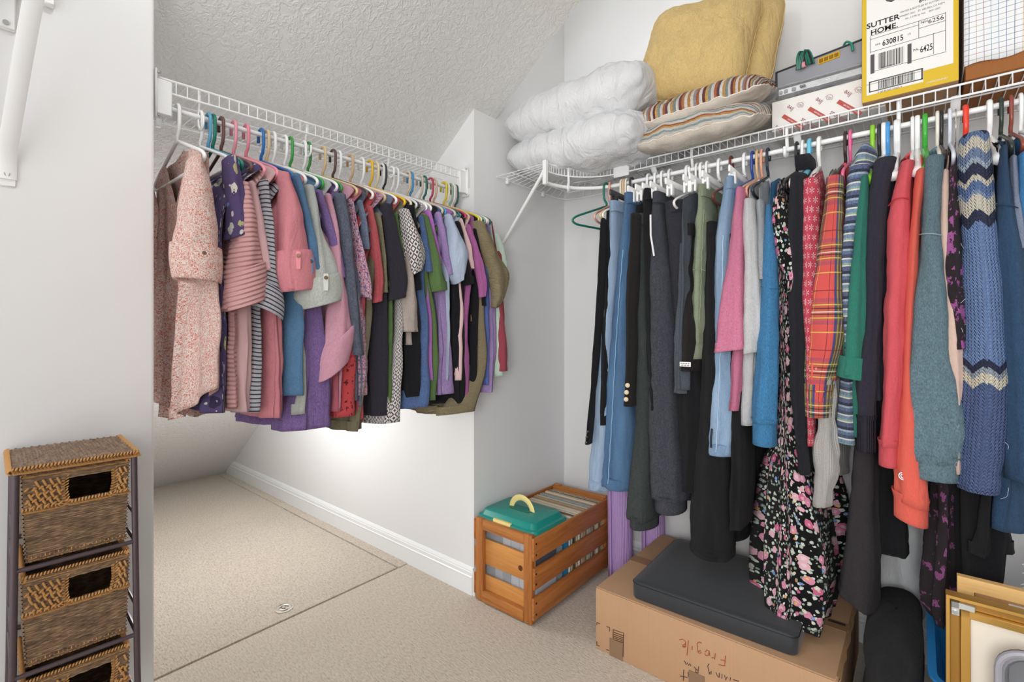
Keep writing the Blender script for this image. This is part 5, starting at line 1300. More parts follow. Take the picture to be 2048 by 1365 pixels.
def grid_mat():
    m = NT('grid_paper', .6, .25); v = m.tc('Object'); x, y, z = m.xyz(v)[0:3]
    col = m.mix(0.0, C('#e9ebec'), C('#e9ebec'))
    for ax, pal in ((m.math('ADD', x, m.math('MULTIPLY', y, 1.0)), ['#5b7fa8', '#39507c', '#c9a86a', '#a8536d', '#6a96a8', '#3b4f7a']), (z, ['#4a5578', '#7f8d92', '#9a8a62', '#96486a', '#4a5578', '#c6ad72'])):
        q = m.math('DIVIDE', ax, .0152); f = m.math('FRACT', q); ln = m.math('LESS_THAN', f, .085)
        idx = m.math('FRACT', m.math('DIVIDE', m.math('FLOOR', q), 6)); cc = m.ramp(idx, [(i/6+.001 if i else 0, C(c)) for i, c in enumerate(pal)], 'CONSTANT')
        col = m.mix(m.math('MULTIPLY', ln, .85), col, cc)
    m.col(col); return m.m
gb = thing('gift_box', (.30, 2.0, 1.86), 'brown box covered in white grid lined paper beside the wine carton', 'box')
gx0, gx1, gy = .104, .47, 1.862
add('carton', *box((gx0-.004, gy+.004, 1.856), (gx1, gy+.30, 2.22), .004, 2), cardboard('brown_card', '#a46a3c', '#8f5a32'), gb)
gm = grid_mat()
n_ = 24; V = []; F = []
for i in range(n_+1):
    x = gx0-.006+(gx1-gx0+.006)*i/n_; zb = 1.893+.004*math.sin(i*.9)+.010*i/n_
    for j in range(9): z = zb+(2.235-zb)*j/8; V.append(Vector((x, gy-.002-.003*math.sin(i*.7+j*.5)*(.4), z)))
for i in range(n_):
    for j in range(8): F.append((i*9+j, (i+1)*9+j, (i+1)*9+j+1, i*9+j+1))
o = add('grid_paper', V, F, gm, gb); sm = o.modifiers.new('thickness', 'SOLIDIFY'); sm.thickness = .0015
add('grid_paper_side', *box((gx0-.007, gy-.001, 1.90), (gx0-.004, gy+.3, 2.235), .001), gm, gb)

# ------------------------------------------------------------------ crate of records
M_PINE = wood('crate_pine', '#c07a40', '#8f5226', 1, .4, 'y'); M_PINEX = wood('crate_pine_cross', '#c07f45', '#95592a', 1, .4, 'x'); M_PINEZ = wood('crate_pine_post', '#bd793f', '#8f5427', 1, .4, 'z')
M_PINEL = wood('crate_panel', '#d99c58', '#b9783c', .7, .4, 'x'); M_KNOT = plain('wood_knot', '#5f3212', .5, .3)
kx0, kx1, ky0, ky1, kh = -1.462, -1.137, 1.487, 2.085, .352
cr_ = thing('wooden_crate', ((kx0+kx1)/2, (ky0+ky1)/2, 0), 'reddish wooden slatted crate full of records on the carpet', 'crate')
def jit(lo, hi, b=.003): return box(lo, hi, b, 2)
for y in (ky0, ky1-.020):
    s = 1 if y == ky0 else -1
    for x in (kx0+.012, kx1-.012-.040): add('corner_post', *jit((x, y, .004), (x+.040, y+.020, kh)), M_PINEZ, cr_)
    add('end_rail', *jit((kx0+.052, y, kh-.045), (kx1-.052, y+.020, kh-.002)), M_PINEX, cr_)
    add('end_rail', *jit((kx0+.052, y-.004*s, .006), (kx1-.052, y+.020, .050)), M_PINEX, cr_)
    y2 = y+.020 if s > 0 else y-.011
    p1 = add('end_panel', *jit((kx0+.014, y2, .155), (kx1-.014, y2+.011, .262)), M_PINEL, cr_)
    add('end_panel', *jit((kx0+.014, y2, .035), (kx1-.014, y2+.011, .110)), M_PINEL, cr_)
    add('end_panel', *jit((kx0+.014, y2, .298), (kx1-.014, y2+.011, .345)), M_PINEX, cr_)
    if s > 0:
        q = ony(1041, 1137, ky0+.02); add('knot', *sweep([(q.x, ky0+.0197, q.z), (q.x, ky0+.0188, q.z)], .011, 16), M_KNOT, p1)
for x, s in ((kx0, -1), (kx1-.011, 1)):
    for i, (za, zb) in enumerate(((.025, .112), (.142, .226), (.256, .343))):
        sl = add('slat', *jit((x, ky0+.004*(i % 2), za), (x+.011, ky1-.003*(i % 2), zb), .0025), M_PINE, cr_)
        for y in (ky0+.014, ky1-.014):
            for z in (za+.022, zb-.022): add('nail', *sweep([(x+(.0108 if s > 0 else 0), y, z), (x+(.0125 if s > 0 else -.0015), y, z)], .0042, 8), plain('rust_nail', '#3c2216', .6, .3) if 'rust_nail' not in bpy.data.materials else bpy.data.materials['rust_nail'], sl)
for i in range(4):
    xx = kx0+.015+i*.076; add('floor_slat', *jit((xx, ky0+.031, .012), (xx+.066, ky1-.031, .022), .002), M_PINE, cr_)
# records: upright sleeves filling the back of the crate
cols = ['#d8cdb8', '#b9a98e', '#e2dacb', '#8a7560', '#cfc3ad', '#6d5c4c', '#d9cfbf', '#a58d72', '#e6dfd2', '#a08a70', '#c7b9a2', '#71604f', '#ddd3c2', '#94a0a4', '#b49a7c', '#e4dccd', '#3b3836', '#cabfa9']
rnd = random.Random(21)
y = 1.735; k = 0; first = None
while y < 2.045:
    th_ = rnd.uniform(.0045, .0085); lean = rnd.uniform(-.006, .012); h = .312+rnd.uniform(-.006, .003)
    cc = '#2778a4' if k < 2 else cols[(k*7+3) % len(cols)]
    xj = rnd.uniform(-.004, .004)
    V, F = box((kx0+.016+xj*.5+.002, y, .0225), (kx1-.018+xj, y+th_, .0225+h), .001)
    V = [v+Vector((0, lean*(v.z/.33), 0)) for v in V]
    mt = bpy.data.materials.get('sleeve_'+cc.strip('#')) or plain('sleeve_'+cc.strip('#'), cc, .55, .3, 0, .12, 30)
    lab = 'blue record sleeve standing against the file box in the wooden crate' if k < 2 else 'worn record sleeve standing on edge among others in the wooden crate'
    tag(add('record_sleeve', V, F, mt, None, smooth=False), lab, 'record', 'blue record sleeves in the crate' if k < 2 else 'records in the wooden crate')
    y += th_+rnd.uniform(.001, .0035); k += 1
# file box with a green lid
fb = thing('file_box', (-1.3, 1.62, .025), 'clear plastic file box with a teal lid and yellow handle in the crate', 'box')
bx0, bx1, by0, by1 = kx0+.026, kx1-.028, ky0+.036, 1.722
mcl = NT('clear_bin', .25, .5); mcl.col(C('#dfe4ea')); mcl.b.inputs['Alpha'].default_value = .22
w3 = .002
add('bin', *join([box((bx0, by0, .024), (bx1, by0+w3, .325), .0008), box((bx0, by1-w3, .024), (bx1, by1, .325), .0008), box((bx0, by0+w3, .024), (bx0+w3, by1-w3, .325), .0008), box((bx1-w3, by0+w3, .024), (bx1, by1-w3, .325), .0008), box((bx0, by0, .0225), (bx1, by1, .0245), .0008)]), mcl.m, fb)
M_LID = plain('teal_lid', '#1c8a7f', .35, .45)
lx, ly_ = (bx0+bx1)/2-.006, (by0+by1)/2+.0
hx, hy = .158, .118
prof = [(1.0, .322), (1.02, .330), (1.02, .346), (1.0, .356), (.93, .358), (.90, .361), (.84, .378), (.80, .381), (.0, .383)]
outs, zs = [], []
for s_, z in prof:
    r = .03; o_ = rrect(hx-(1-s_)*hy*(1 if s_ > .1 else 1), hy-(1-s_)*hy*(1 if s_ > .1 else 1), max(.004, r*min(1, s_))) if s_ > .1 else rrect(hx*.3, hy*.1, .002)
    outs.append([(lx+a, ly_+b) for a, b in o_]); zs.append(z)
lid = add('lid', *layers(outs, zs), M_LID, fb, auto=50)
M_CRM = plain('cream_plastic', '#ecd98f', .4, .45)
add('handle', *sweep(arc((lx, ly_+.0, .372), (1, 0, 0), (0, 0, 1), .058, R(6), R(174), 16), .011, 8, flat=(1.15, .34)), M_CRM, lid)
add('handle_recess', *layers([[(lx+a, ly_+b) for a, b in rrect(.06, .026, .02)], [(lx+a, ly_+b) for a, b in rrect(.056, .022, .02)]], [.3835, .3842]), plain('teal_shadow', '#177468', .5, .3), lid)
add('latch', *box((lx-.060, by0-.020, .335), (lx+.035, by0-.006, .362), .003, 2), M_CRM, lid)
add('bin_rim', *box((bx0-.001, by0-.001, .314), (bx1+.001, by1+.001, .322), .002), plain('rim_clear', '#cfd6da', .3, .5), fb)
rnd = random.Random(4)
yy = by0+.012
for row in range(2):
    x = bx0+.008
    for k in range(6):
        h_ = .125; w_ = .042
        cc = rnd.choice(['#c9cbd2', '#5f6472', '#d7d8dc', '#7f8395', '#3d4049', '#a9adbb'])
        mt = bpy.data.materials.get('case_'+cc.strip('#')) or plain('case_'+cc.strip('#'), cc, .25, .5)
        z0_ = .0255+row*.135
        tag(add('disc_case', *box((x, yy+rnd.uniform(0, .004), z0_), (x+w_, yy+.14, z0_+h_), .0015), mt, None, smooth=False), 'grey plastic disc case stacked inside the clear file box', 'disc case', 'disc cases in the file box')
        x += w_+.0025

# ------------------------------------------------------------------ yoga mats
f_lil = NT('lilac_foam', .75, .25); f_lil.col(C('#c4a2dc')); _z = f_lil.xyz(f_lil.tc('UV')); f_lil.bump(f_lil.math('SINE', f_lil.math('MULTIPLY', _z[0], 2*PI/.0075)), .7, .0015); f_lil = f_lil.m
def mat_roll(x, y, r, hgt, label, tl):
    t = thing('yoga_mat', (x, y, 0), label, 'yoga mat', 'rolled lilac mats')
    sp_ = []
    for i in range(150):
        a = i/149*2*PI*4.5; rr = r*(.25+.75*i/149); sp_.append((rr*math.cos(a+1.2), rr*math.sin(a+1.2)))
    rings = []
    for q in range(10):
        z = hgt*q/9; rings.append([Vector((x+a+tl[0]*z, y+b+tl[1]*z, z+.0005)) for a, b in sp_])
    n = 150; V = [v for r_ in rings for v in r_]; F = []; UV = []
    cu = [0]
    for i in range(1, n): cu.append(cu[-1]+math.hypot(sp_[i][0]-sp_[i-1][0], sp_[i][1]-sp_[i-1][1]))
    for i in range(9):
        for j in range(n-1):
            F.append((i*n+j, i*n+j+1, (i+1)*n+j+1, (i+1)*n+j)); z0, z1 = hgt*i/9, hgt*(i+1)/9
            UV.append(((cu[j], z0), (cu[j+1], z0), (cu[j+1], z1), (cu[j], z1)))
    o = add('roll', V, F, f_lil, t, UV); sm = o.modifiers.new('thickness', 'SOLIDIFY'); sm.thickness = .004; sm.offset = -1
mat_roll(-1.062, 2.055, .060, .60, 'rolled lilac yoga mat standing next to the wooden crate', (-.045, .06))
mat_roll(-.937, 2.135, .055, .60, 'rolled lilac yoga mat standing behind the corner of the cardboard box', (-.01, .01))

# ------------------------------------------------------------------ big cardboard box with the foam pad
qx0, qx1, qy0, qy1, qh = -.897, -.165, 1.540, 2.125, .222
bb = thing('moving_box', ((qx0+qx1)/2, (qy0+qy1)/2, 0), 'large flat cardboard box marked Fragile in upside-down handwriting', 'box')
add('carton', *box((qx0, qy0, .0), (qx1, qy1, qh-.004), .004, 2), M_CARD, bb)
for (ya, yb, zz) in ((qy0+.002, qy0+.288, 0), (qy0+.294, qy1-.002, .0006)):
    add('top_flap', *box((qx0+.002, ya, qh-.004), (qx1-.004, yb, qh+zz), .0016), M_CARD, bb)
add('packing_tape', *join([box((qx0-.0008, qy0+.265, qh-.07), (qx0+.001, qy0+.317, qh), .0003), box((qx0, qy0+.265, qh), (qx1, qy0+.317, qh+.0012), .0003)]), plain('brown_tape', '#9b7653', .3, .5), bb)
q = onz(1700, 1262, qh); add('black_strip', *box((q.x-.06, q.y+.012, qh+.0012), (qx1-.012, q.y+.026, qh+.0022), .0004), plain('dark_tape', '#3c3836', .4, .4), bb)
# torn edges on the near right corner
rnd = random.Random(9); V = []; F = []
for i in range(16):
    y = qy0+.02+i*.036; r_ = rnd.uniform(.002, .009)
    V += [Vector((qx1-.006, y, qh+.001)), Vector((qx1+r_*.6, y+.01, qh-.004-r_)), Vector((qx1-.004, y, qh-.02-r_))]
for i in range(15):
    a = i*3; F += [(a, a+3, a+4, a+1), (a+1, a+4, a+5, a+2)]
o = add('torn_edge', V, F, plain('torn_card', '#a88562', .9, .1), bb, smooth=False); o.modifiers.new('thickness', 'SOLIDIFY').thickness = .002
def bp(px, py): p = ony(px, py, qy0); return Vector((p.x, qy0-.0012, p.z))
def stroke(pts, r=.0011): return sweep([bp(*p) for p in pts], r, 5)
def cz(x, y): return (1180+x*380/2048, 1200+y*165/889)
def strokes(L, r=.0011): return join([stroke([cz(*p) for p in s], r) for s in L])
M_PENR = plain('red_pen', '#a6483a', .6, .2); M_PENB = plain('dark_pen', '#4a3a3a', .6, .2); M_PRT = plain('brown_print', '#54301f', .6, .2)
fra = [[(1462, 605), (1452, 712), (1388, 700)], [(1456, 655), (1408, 648)], [(1352, 580), (1345, 640), (1330, 622), (1312, 628)],
       [(1240, 565), (1262, 540), (1285, 560), (1278, 598), (1252, 604), (1238, 580)], [(1284, 550), (1292, 606)],
       [(1168, 560), (1190, 545), (1200, 570), (1184, 580), (1166, 570), (1160, 520), (1155, 470), (1180, 455), (1205, 470)],
       [(1104, 500), (1100, 540)], [(1062, 440), (1046, 600)], [(1000, 505), (1032, 500), (1026, 478), (1000, 490), (1004, 510), (1030, 512), (1030, 450), (1000, 425), (965, 432)]]
add('handwriting', *strokes(fra), M_PENR, bb)['label'] = 'red pen handwriting'
liv = [[(1608, 880), (1545, 862)], [(1515, 838), (1512, 870)], [(1480, 832), (1462, 868), (1452, 815)], [(1425, 800), (1422, 850)], [(1395, 790), (1392, 840), (1372, 818), (1360, 785)],
       [(1290, 790), (1312, 770), (1308, 800), (1288, 805), (1282, 770), (1270, 715), (1285, 690)], [(1172, 720), (1165, 790), (1135, 778), (1140, 755), (1168, 758)], [(1150, 755), (1122, 722)],
       [(1090, 715), (1078, 688), (1064, 710), (1052, 680), (1038, 700), (1020, 658)]]
add('handwriting', *strokes(liv), M_PENB, bb)
add('handwriting', *strokes([[(1012, 755), (1006, 872)], [(972, 822), (1050, 838)], [(1058, 780), (1062, 830)], [(1130, 830), (1150, 845), (1170, 840)]]), M_PENB, bb)
add('printed_marks', *strokes([[(74, 272), (76, 245), (108, 258)], [(180, 290), (214, 302), (212, 340)], [(76, 452), (74, 490), (104, 500)], [(176, 536), (206, 548)],
    [(250, 322), (362, 360), (358, 615)], [(250, 322), (250, 445)], [(254, 350), (360, 388)], [(254, 372), (360, 410)], [(254, 392), (360, 430)], [(254, 410), (360, 448)], [(254, 428), (360, 464)]], .0012), M_PRT, bb)
a, b = bp(*cz(212, 600)), bp(*cz(352, 470))
add('tape_patch', *box((a.x, qy0-.0022, bp(*cz(280, 640)).z), (b.x, qy0-.0006, b.z), .0003), plain('tape_patch', '#8a6f56', .35, .5), bb)
a, b = bp(*cz(1065, 889)), bp(*cz(1235, 830))
add('tape_patch', *box((a.x, qy0-.0022, a.z-.05), (b.x, qy0-.0006, b.z), .0003), bpy.data.materials['tape_patch'], bb)

pad = thing('foam_pad', (-.52, 1.78, qh), 'black covered foam seat pad lying on the cardboard box', 'cushion')
mpd = NT('black_cover', .55, .3, .15); mpd.col(C('#33363a')); mpd.bump(mpd.noise(mpd.tc('Object'), 500, 2), .2, .001)
M = Matrix.Translation((-.52, 1.785, qh+.0015)) @ Matrix.Rotation(R(1.5), 4, 'Z')
hx, hy, t0_ = .252, .222, .058
prof = [(.985, 0), (1, .006), (1.0, .048), (.992, .056), (.97, .0595)]
outs = [rrect(hx*s_, hy*s_, .022, 6) for s_, z in prof]; V, F = layers(outs, [z for s_, z in prof], True, False)
n_ = len(outs[0]); kk = len(V); base = (len(prof)-1)*n_
for q in range(1, 9):
    s_ = .97*(1-q/8.001)
    for (x, y) in rrect(hx, hy, .022, 6): V.append(Vector((x*s_, y*s_, .0595+.003*math.sin(PI/2*q/8)+.0022*noise.noise(Vector((x*s_*14, y*s_*14, 3))))))
for q in range(8):
    a = base if q == 0 else kk+(q-1)*n_; b = kk+q*n_
    for j in range(n_): F.append((a+j, a+(j+1) % n_, b+(j+1) % n_, b+j))
F.append(tuple(kk+7*n_+j for j in range(n_)))
pd = add('cover', *xf((V, F), M), mpd.m, pad)
add('edge_seam', *xf(sweep([(x*1.0, y*1.0, .053) for x, y in outs[1]], .0016, 5, True), M), plain('seam_black', '#232527', .6, .3), pad)
p = onx(1622, 1262, -.262)
tg = add('side_label', *box((-.2695, 1.635, qh+.012), (-.2662, 1.695, qh+.052), .001), plain('label_blue', '#3f8fae', .5, .4), pad)
add('print', *box((-.2664, 1.652, qh+.022), (-.2655, 1.69, qh+.046), .0003), M_WPRT, tg)

# ------------------------------------------------------------------ things in the near right corner
bag = thing('fabric_bag', (-.03, 1.75, 0), 'black fabric bag standing between the cardboard box and the blue tote', 'bag')
mbk = fabric('black_nylon', '#232325', 'plain', heather=.2, wr=1.0)
rings = []
for i in range(22):
    s_ = i/21; z = .365*s_; k = 1-.06*s_-.45*max(0, (s_-.86)/.14)**2
    ring = []
    for j in range(44):
        a = 2*PI*j/44
        x = -.050+.066*k*sgnp(math.cos(a), .6)-.008*(1-s_); y = 1.74+.245*(1-.04*s_-.35*max(0, (s_-.82)/.18)**2)*sgnp(math.sin(a), .5)
        g = .008*noise.noise(Vector((x*14, y*8, z*16))); ring.append(Vector((x+g, y+g, z+g*.5 if i else 0)))
    rings.append(ring)
c = sum(rings[-1], Vector())/44; rings.append([c+(p-c)*.4+Vector((0, 0, .004)) for p in rings[-1]]); rings.append([c+(p-c)*.03+Vector((0, 0, .005)) for p in rings[-2]])
V, F, UV = loft_uv(rings); add('body', V, F, mbk, bag, UV)

tote = thing('storage_tote', (.22, 1.8, 0), 'open blue plastic storage tote behind the picture frames', 'tote')
M_BLU = plain('tote_blue', '#2779b8', .35, .45)
def tub(x0, x1, y0, y1, z0, z1, fl, r, th, cxy=None):
    cx_, cy_ = (x0+x1)/2, (y0+y1)/2; hx_, hy_ = (x1-x0)/2, (y1-y0)/2
    pr = [(-fl, z0), (0, z1-.03), (.0, z1-.006), (.014, z1-.006), (.014, z1), (-th, z1), (-th, z1-.03), (-fl-th, z0+th)]
    outs = [[(cx_+a, cy_+b) for a, b in rrect(hx_+d, hy_+d, max(.004, r+d))] for d, z in pr]
    return layers(outs, [z for d, z in pr])
add('tub', *tub(.030, .45, 1.50, 2.08, 0, .335, .035, .04, .003), M_BLU, tote, auto=40)

def frame(name, x0, x1, y, z0, z1, bw, dep, mats, label, lean):
    t = thing(name, ((x0+x1)/2, y, 0), label, 'picture frame')
    Mx = Matrix.Translation((0, y, 0)) @ Matrix.Rotation(R(-lean), 4, 'X')
    def mit(a, b, c, d):     # mitred bar from outer a-b to inner c-d (x,z)
        V = [Vector((p[0], yy, p[1])) for yy in (0, dep) for p in (a, b, c, d)]
        F = [(0, 3, 2, 1), (4, 5, 6, 7), (0, 1, 5, 4), (1, 2, 6, 5), (2, 3, 7, 6), (3, 0, 4, 7)]
        return xf((V, F), Mx)
    o = [(x0, z0), (x1, z0), (x1, z1), (x0, z1)]; i_ = [(x0+bw, z0+bw), (x1-bw, z0+bw), (x1-bw, z1-bw), (x0+bw, z1-bw)]
    for k in range(4): add('frame_bar', *mit(o[k], o[(k+1) % 4], i_[(k+1) % 4], i_[k]), mats[0], t, smooth=False)
    return t, Mx
M_GOLD = plain('gold_metal', '#c79a4e', .35, .5, .55); M_GOLDD = plain('gold_shade', '#a87c38', .4, .5, .5)
M_OAK = wood('light_oak', '#e0b87a', '#cba062', 1, .45, 'x')
M_BACK = plain('cream_backing', '#e9dfcf', .7, .2)
a = ony(1916, 1162, 1.52)
t, Mx = frame('picture_frame', a.x, a.x+.46, 1.53, .0, a.z, .029, .02, [M_OAK], 'light oak picture frame standing behind the gold one', 2)
add('backing', *xf(box((a.x+.03, .006, .03), (a.x+.43, .012, a.z-.03), .001), Mx), plain('brown_backing', '#b98a5c', .8, .2), t)
add('paper_strip', *xf(box((a.x+.085, -.001, a.z-.048), (a.x+.2, .006, a.z-.036), .0005), Mx), plain('pale_paper', '#dfe3e6', .6, .3), t)
b = ony(1893, 1197, 1.44)
t, Mx = frame('picture_frame', b.x, b.x+.46, 1.44, .0, b.z, .006, .034, [M_GOLD], 'gold metal picture frame showing its back, with corner brackets', 2)
x0, z1 = b.x, b.z
def fb_(lo, hi, bev=.0015): return xf(box(lo, hi, bev), Mx)
add('channel', *join([fb_((x0+.006, .012, .006), (x0+.024, .03, z1-.006)), fb_((x0+.006, .012, z1-.024), (x0+.45, .03, z1-.006)), ]), M_GOLDD, t)
add('inner_lip', *join([fb_((x0+.024, .0, .02), (x0+.040, .03, z1-.024)), fb_((x0+.024, .0, z1-.040), (x0+.45, .03, z1-.024))]), M_GOLD, t)
add('backing', *fb_((x0+.038, .008, .03), (x0+.45, .013, z1-.038)), M_BACK, t)
M_CLIP = plain('bracket_zinc', '#c9cbc8', .35, .5, .7)
for zc in (z1-.012, z1-.20):
    br = add('corner_bracket', *join([fb_((x0+.008, .002, zc-.030), (x0+.023, .011, zc)), fb_((x0+.008, .002, zc-.014), (x0+.048, .011, zc))]), M_CLIP, t)
    add('screw', *xf(sweep([(x0+.015, .003, zc-.022), (x0+.015, -.002, zc-.022)], .0045, 10), Mx), M_SCREW, br)
# grey bin propped in front of the frames
g = onz(2000, 1290, .5)
p0 = ony(1990, 1285, 1.36)
gt = thing('plastic_tray', (p0.x+.15, 1.36, 0), 'grey plastic tray with rounded rim standing on end before the gold frame', 'tray')
hx_, hz_ = .16, p0.z/2
pr = [(0, 0), (.0, -.006), (-.012, -.009), (-.016, -.004), (-.024, .05), (-.06, .056)]
outs = [rrect(hx_+d, hz_+d, .045+d*.5, 6) for d, yy in pr]
V = []
F = []
n_ = len(outs[0])
for (d, yy), o_ in zip(pr, outs): V += [Vector((p0.x+hx_+x, 1.36+yy, hz_+z)) for x, z in o_]
for i in range(len(pr)-1):
    for j in range(n_): F.append((i*n_+j, (i+1)*n_+j, (i+1)*n_+(j+1) % n_, i*n_+(j+1) % n_))
F.append(tuple((len(pr)-1)*n_+j for j in range(n_)))
o = add('tray', V, F, plain('tray_grey', '#77787d', .45, .4), gt, auto=50); sm = o.modifiers.new('thickness', 'SOLIDIFY'); sm.thickness = .002; sm.offset = 0
pts = [Vector((p0.x+hx_+x, 1.353, hz_+z)) for x, z in rrect(hx_-.004, hz_-.004, .042, 6)]
add('rim', *sweep(pts, .0065, 8, True), plain('tray_rim', '#96939b', .45, .4), gt)
# cream shaggy throw at the edge
sh = thing('shaggy_throw', (.27, 1.5, 0), 'cream shaggy throw folded upright at the edge of the photograph', 'throw')
c0 = ony(2056, 1165, 1.62)
rnd = random.Random(2); V, F = [], []
f_shag = plain('cream_shag', '#e9e4cf', .95, .1)
core = []
for i in range(14):
    s_ = i/13; z = (c0.z+.04)*s_; rr = .075*math.sin(PI*min(1, .25+.75*(1-s_*.8)))+.0
    core.append([Vector((c0.x+.085+rr*math.cos(2*PI*j/20), 1.65+rr*1.2*math.sin(2*PI*j/20), z)) for j in range(20)])
Vc, Fc, UVc = loft_uv(cap_top(core[::-1])); add('fold', Vc, Fc, f_shag, sh, UVc)
tf = []
for i in range(900):
    s_ = rnd.random(); a = rnd.uniform(0, 2*PI); z = (c0.z+.04)*s_; rr = .075*math.sin(PI*min(1, .25+.75*(1-s_*.8)))
    p = Vector((c0.x+.085+rr*math.cos(a), 1.65+rr*1.2*math.sin(a), z)); d = Vector((math.cos(a), math.sin(a), rnd.uniform(-.5, .2)))
    tf.append(sweep([p, p+d*.008+Vector((0, 0, .002)), p+d*.016+Vector((rnd.uniform(-.004, .004), rnd.uniform(-.004, .004), -.004))], [.0022, .0018, .0004], 3))
add('shag_pile', *join(tf), f_shag, sh)['kind'] = 'stuff'

# ------------------------------------------------------------------ wicker basket tower
RA = R(3)                                   # the tower is turned a little
TO = Vector((-1.262, .270, 0))              # front right foot
EX = Vector((-math.sin(RA), -math.cos(RA), 0)); EX = Vector((math.sin(-RA), -math.cos(RA), 0))   # along the front, towards the photographer
EY = Vector((-math.cos(RA), math.sin(RA), 0))                                               # towards the wall
TW, TD, TH = .174, .205, .897
def T(a, d, z): return TO+EX*a+EY*d+Vector((0, 0, z))
rack = thing('basket_rack', T(TW/2, TD/2, 0), 'dark metal tower frame with a woven rattan top beside the plain partition', 'rack')
M_MET = plain('dark_metal', '#53464b', .35, .5, .3)
def wick(name, a, b, hi):
    m = NT(name, .5, .35); uv = m.tc('UV'); n1 = m.noise(m.mapv(uv, (18, 330, 1)), 1, 3, .6); n2 = m.noise(m.mapv(uv, (60, 60, 1)), 1, 3)
    f = m.math('ADD', m.math('MULTIPLY', n1, .7), m.math('MULTIPLY', n2, .3)); m.col(m.ramp(f, [(.3, C(a)), (.5, C(b)), (.72, C(hi))])); return m.m
M_W1 = wick('rattan_weave', '#3f3024', '#7c624a', '#b89a74'); M_W2 = wick('rattan_wrap', '#8a5f38', '#b98953', '#d9b588'); M_W3 = wick('rattan_dark', '#3f3026', '#6b5340', '#8f7459'); M_W4 = wick('rattan_top', '#463628', '#80664f', '#b2967a')
fl = .012
for a, s in ((0, -1), (TW, 1)):
    for d, s2 in ((0, -1), (TD, 1)):
        add('leg', *sweep([T(a, d, TH-.004), T(a+s*fl*.4, d+s2*fl*.3, TH*.5), T(a+s*fl, d+s2*fl, .004)], .0058, 10), M_MET, rack)
zl = [.712, .517, .322, .127]
for z in zl:
    e = fl*(1-z/TH)*.8
    add('cross_rail', *cyl(T(-e, -e, z), T(TW+e, -e, z), .0044, 8), M_MET, rack)
    add('cross_rail', *cyl(T(-e, TD+e, z), T(TW+e, TD+e, z), .0052, 8), M_MET, rack)
    for a in (-e, TW+e):
        add('side_rail', *cyl(T(a, -e, z), T(a, TD+e, z), .004, 8), M_MET, rack)
        add('side_rail', *cyl(T(a, -e, z+.055), T(a, TD+e, z+.055), .003, 8), M_MET, rack)
def weave_sheet(P, nu, nv, amp, holes=None, rows=3, cols=4):
    """woven surface: P(u,v,h) with nu uprights and nv strand rows; real over-under relief"""
    NU, NV = nu*cols, nv*rows; V, F, UV = [], [], []
    for j in range(NV+1):
        row = j//rows; fr = (j % rows)/rows; half = math.sin(PI*fr)
        for i in range(NU+1):
            u = i/NU; v = j/NV
            h = amp*(.75*math.cos(PI*u*nu+PI*row))*(.4+.6*half)+amp*1.1*half-amp*.6
            V.append(P(u, v, h))
    for j in range(NV):
        for i in range(NU):
            u, v = (i+.5)/NU, (j+.5)/NV
            if holes and holes(u, v): continue
            F.append((j*(NU+1)+i, j*(NU+1)+i+1, (j+1)*(NU+1)+i+1, (j+1)*(NU+1)+i))
            UV.append([(ii/NU*.2, jj/NV*.17) for ii, jj in ((i, j), (i+1, j), (i+1, j+1), (i, j+1))])
    return V, F, UV
# woven top, a herringbone of short strands with a bound rim
V, F, UV = weave_sheet(lambda u, v, h: T(-.004+(TW+.008)*v, -.006+(TD+.012)*u, TH+.004+h*.8), 16, 30, .0016)
tp_ = add('woven_top', V, F, M_W4, rack, UV)
add('top_board', *join([xf(box((-.002, -.004, TH-.010), (TW+.002, TD+.004, TH+.001), .003), Matrix(((EX.x, EY.x, 0, TO.x), (EX.y, EY.y, 0, TO.y), (0, 0, 1, 0), (0, 0, 0, 1))))]), M_W3, rack)
def wrap(path, r, pitch, rw, seed=0):
    """binding cane wound round an edge"""
    P = [Vector(p) for p in path]; out = []; rnd = random.Random(seed)
    L = [0]
    for i in range(1, len(P)): L.append(L[-1]+(P[i]-P[i-1]).length)
    def at(s):
        i = 0
        while i < len(P)-2 and s > L[i+1]: i += 1
        t = (s-L[i])/max(1e-6, L[i+1]-L[i]); return P[i].lerp(P[i+1], t), (P[i+1]-P[i]).normalized()
    s = 0
    while s < L[-1]:
        q, tg_ = at(s); up = Vector((0, 0, 1)); sd = tg_.cross(up).normalized() if abs(tg_.z) < .9 else EY.copy(); up = sd.cross(tg_)
        pts = [q+tg_*(pitch*.9*(k/6-.5))+(sd*math.cos(R(-100+200*k/6))+up*math.sin(R(-100+200*k/6)))*(r+rnd.uniform(-.0003, .0005)) for k in range(7)]
        out.append(sweep(pts, rw, 5, flat=(1.5, .6))); s += pitch
    return out
edge = [T(-.005, -.008, TH), T(TW+.005, -.008, TH)]
add('bound_rim', *join(wrap([T(-.006, -.007, TH-.001), T(TW+.006, -.007, TH-.001)], .0050, .0052, .0027, 1)+wrap([T(-.006, TD, TH-.001), T(-.006, -.007, TH-.001)], .0050, .0052, .0027, 2)+wrap([T(TW+.006, TD, TH-.001), T(TW+.006, -.007, TH-.001)], .0050, .0052, .0027, 3)), M_W2, rack)['kind'] = 'stuff'
labs = ['topmost brown wicker drawer basket in the metal tower', 'second brown wicker drawer basket from the top of the tower', 'third brown wicker drawer basket, cut by the lower edge of the photograph']
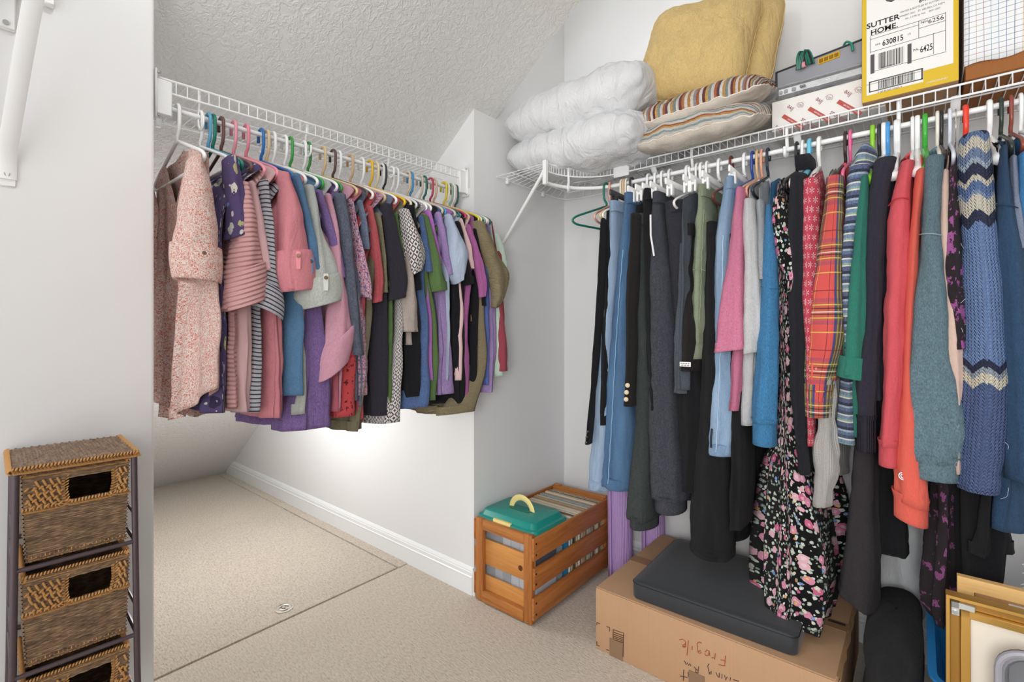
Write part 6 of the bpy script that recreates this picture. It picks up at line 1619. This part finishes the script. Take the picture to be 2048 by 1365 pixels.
for bi, zb in enumerate(zl[:3]):
    z0 = zb+.008; z1 = z0+.165; b = thing('wicker_basket', T(TW/2, TD/2, z0), labs[bi], 'basket', 'wicker drawer baskets')
    a0, a1, d0, d1 = .008, TW-.008, .002, TD-.008
    bul = lambda u: .003*math.sin(PI*u)
    hz0 = .106; hz1 = .147; ha0, ha1 = .15, .62
    def hole(u, v):
        z = z0+(.165)*v; zz = z-z0
        return ha0 < 1-u < ha1 and hz0 < zz < hz1 if False else (ha0 < u < ha1 and hz0 < zz < hz1)
    tp = lambda v: .006*(1-v)               # narrower at the foot
    V, F, UV = weave_sheet(lambda u, v, h: T(a0+tp(v)+(a1-a0-2*tp(v))*u, d0-bul(v)-h+tp(v)*.5, z0+.165*v), 16, 44, .0019, hole)
    fr_ = add('front', V, F, M_W1, b, UV); 
    for (pa, sgn, nm) in ((a0, -1, 'side'), (a1, 1, 'side')):
        V, F, UV = weave_sheet(lambda u, v, h, pa=pa, sgn=sgn: T(pa-sgn*tp(v)+sgn*h, d0+(d1-d0)*u, z0+.165*v), 16, 44, .0019); add(nm, V, F, M_W1, b, UV)
    V, F, UV = weave_sheet(lambda u, v, h: T(a0+tp(v)+(a1-a0-2*tp(v))*u, d1+h, z0+.165*v), 16, 44, .0019); add('back', V, F, M_W1, b, UV)
    V, F, UV = weave_sheet(lambda u, v, h: T(a0+.006+(a1-a0-.012)*u, d0+.003+(d1-d0-.006)*v, z0+.002+h), 12, 30, .0012); add('bottom', V, F, M_W3, b, UV)
    # bound rims: top edge, band under the handle, round the hand hole
    def FP(u, zz, out=.002): v = zz/.165; return T(a0+tp(v)+(a1-a0-2*tp(v))*u, d0-bul(v)-out+tp(v)*.5, z0+zz)
    rim = wrap([T(a0, d1, z1), T(a0, d0, z1), T(a1, d0, z1), T(a1, d1, z1), T(a0, d1, z1)], .0044, .0050, .0027, 5+bi)
    rim += wrap([FP(0, .100), FP(.10, .100), FP(ha0, .102), FP(.2, .099), FP(.57, .099), FP(ha1, .102), FP(.68, .098), FP(1, .098)], .0036, .0050, .0026, 9+bi)
    rim += wrap([FP(ha0+.01, .102), FP(ha0-.012, .125), FP(ha0, .152)], .0036, .0055, .002, 12+bi)+wrap([FP(ha1-.01, .102), FP(ha1+.012, .125), FP(ha1, .152)], .0036, .0055, .002, 15+bi)
    rim += wrap([FP(0, .005, .0), FP(1, .005, .0)], .0036, .0062, .002, 25)
    add('bound_rim', *join(rim), M_W2, b)['kind'] = 'stuff'
    # slanting pale canes of the band
    rnd = random.Random(30+bi); cn = []
    for (ua, ub) in ((.01, ha0-.02), (ha1+.03, .99)):
        nk = max(3, round((ub-ua)/.033))
        for k in range(nk):
            for l in range(4):
                u = ua+(ub-ua)*(k+.5*(l % 2)+.1)/(nk+.8); zz = .106+l*.0115+rnd.uniform(-.001, .001); du = (ub-ua)/nk*.9
                s = 1 if (l+k) % 2 else -1
                if rnd.random() < .16: continue
                cn.append(sweep([FP(u, zz, .0015), FP(u+du*.5, zz+.004*s+.002, .0042), FP(u+du, zz+.008*s+.004, .0015)], .0021, 5, flat=(1.3, .7)))
    add('band_canes', *join(cn), M_W2, b)['kind'] = 'stuff'
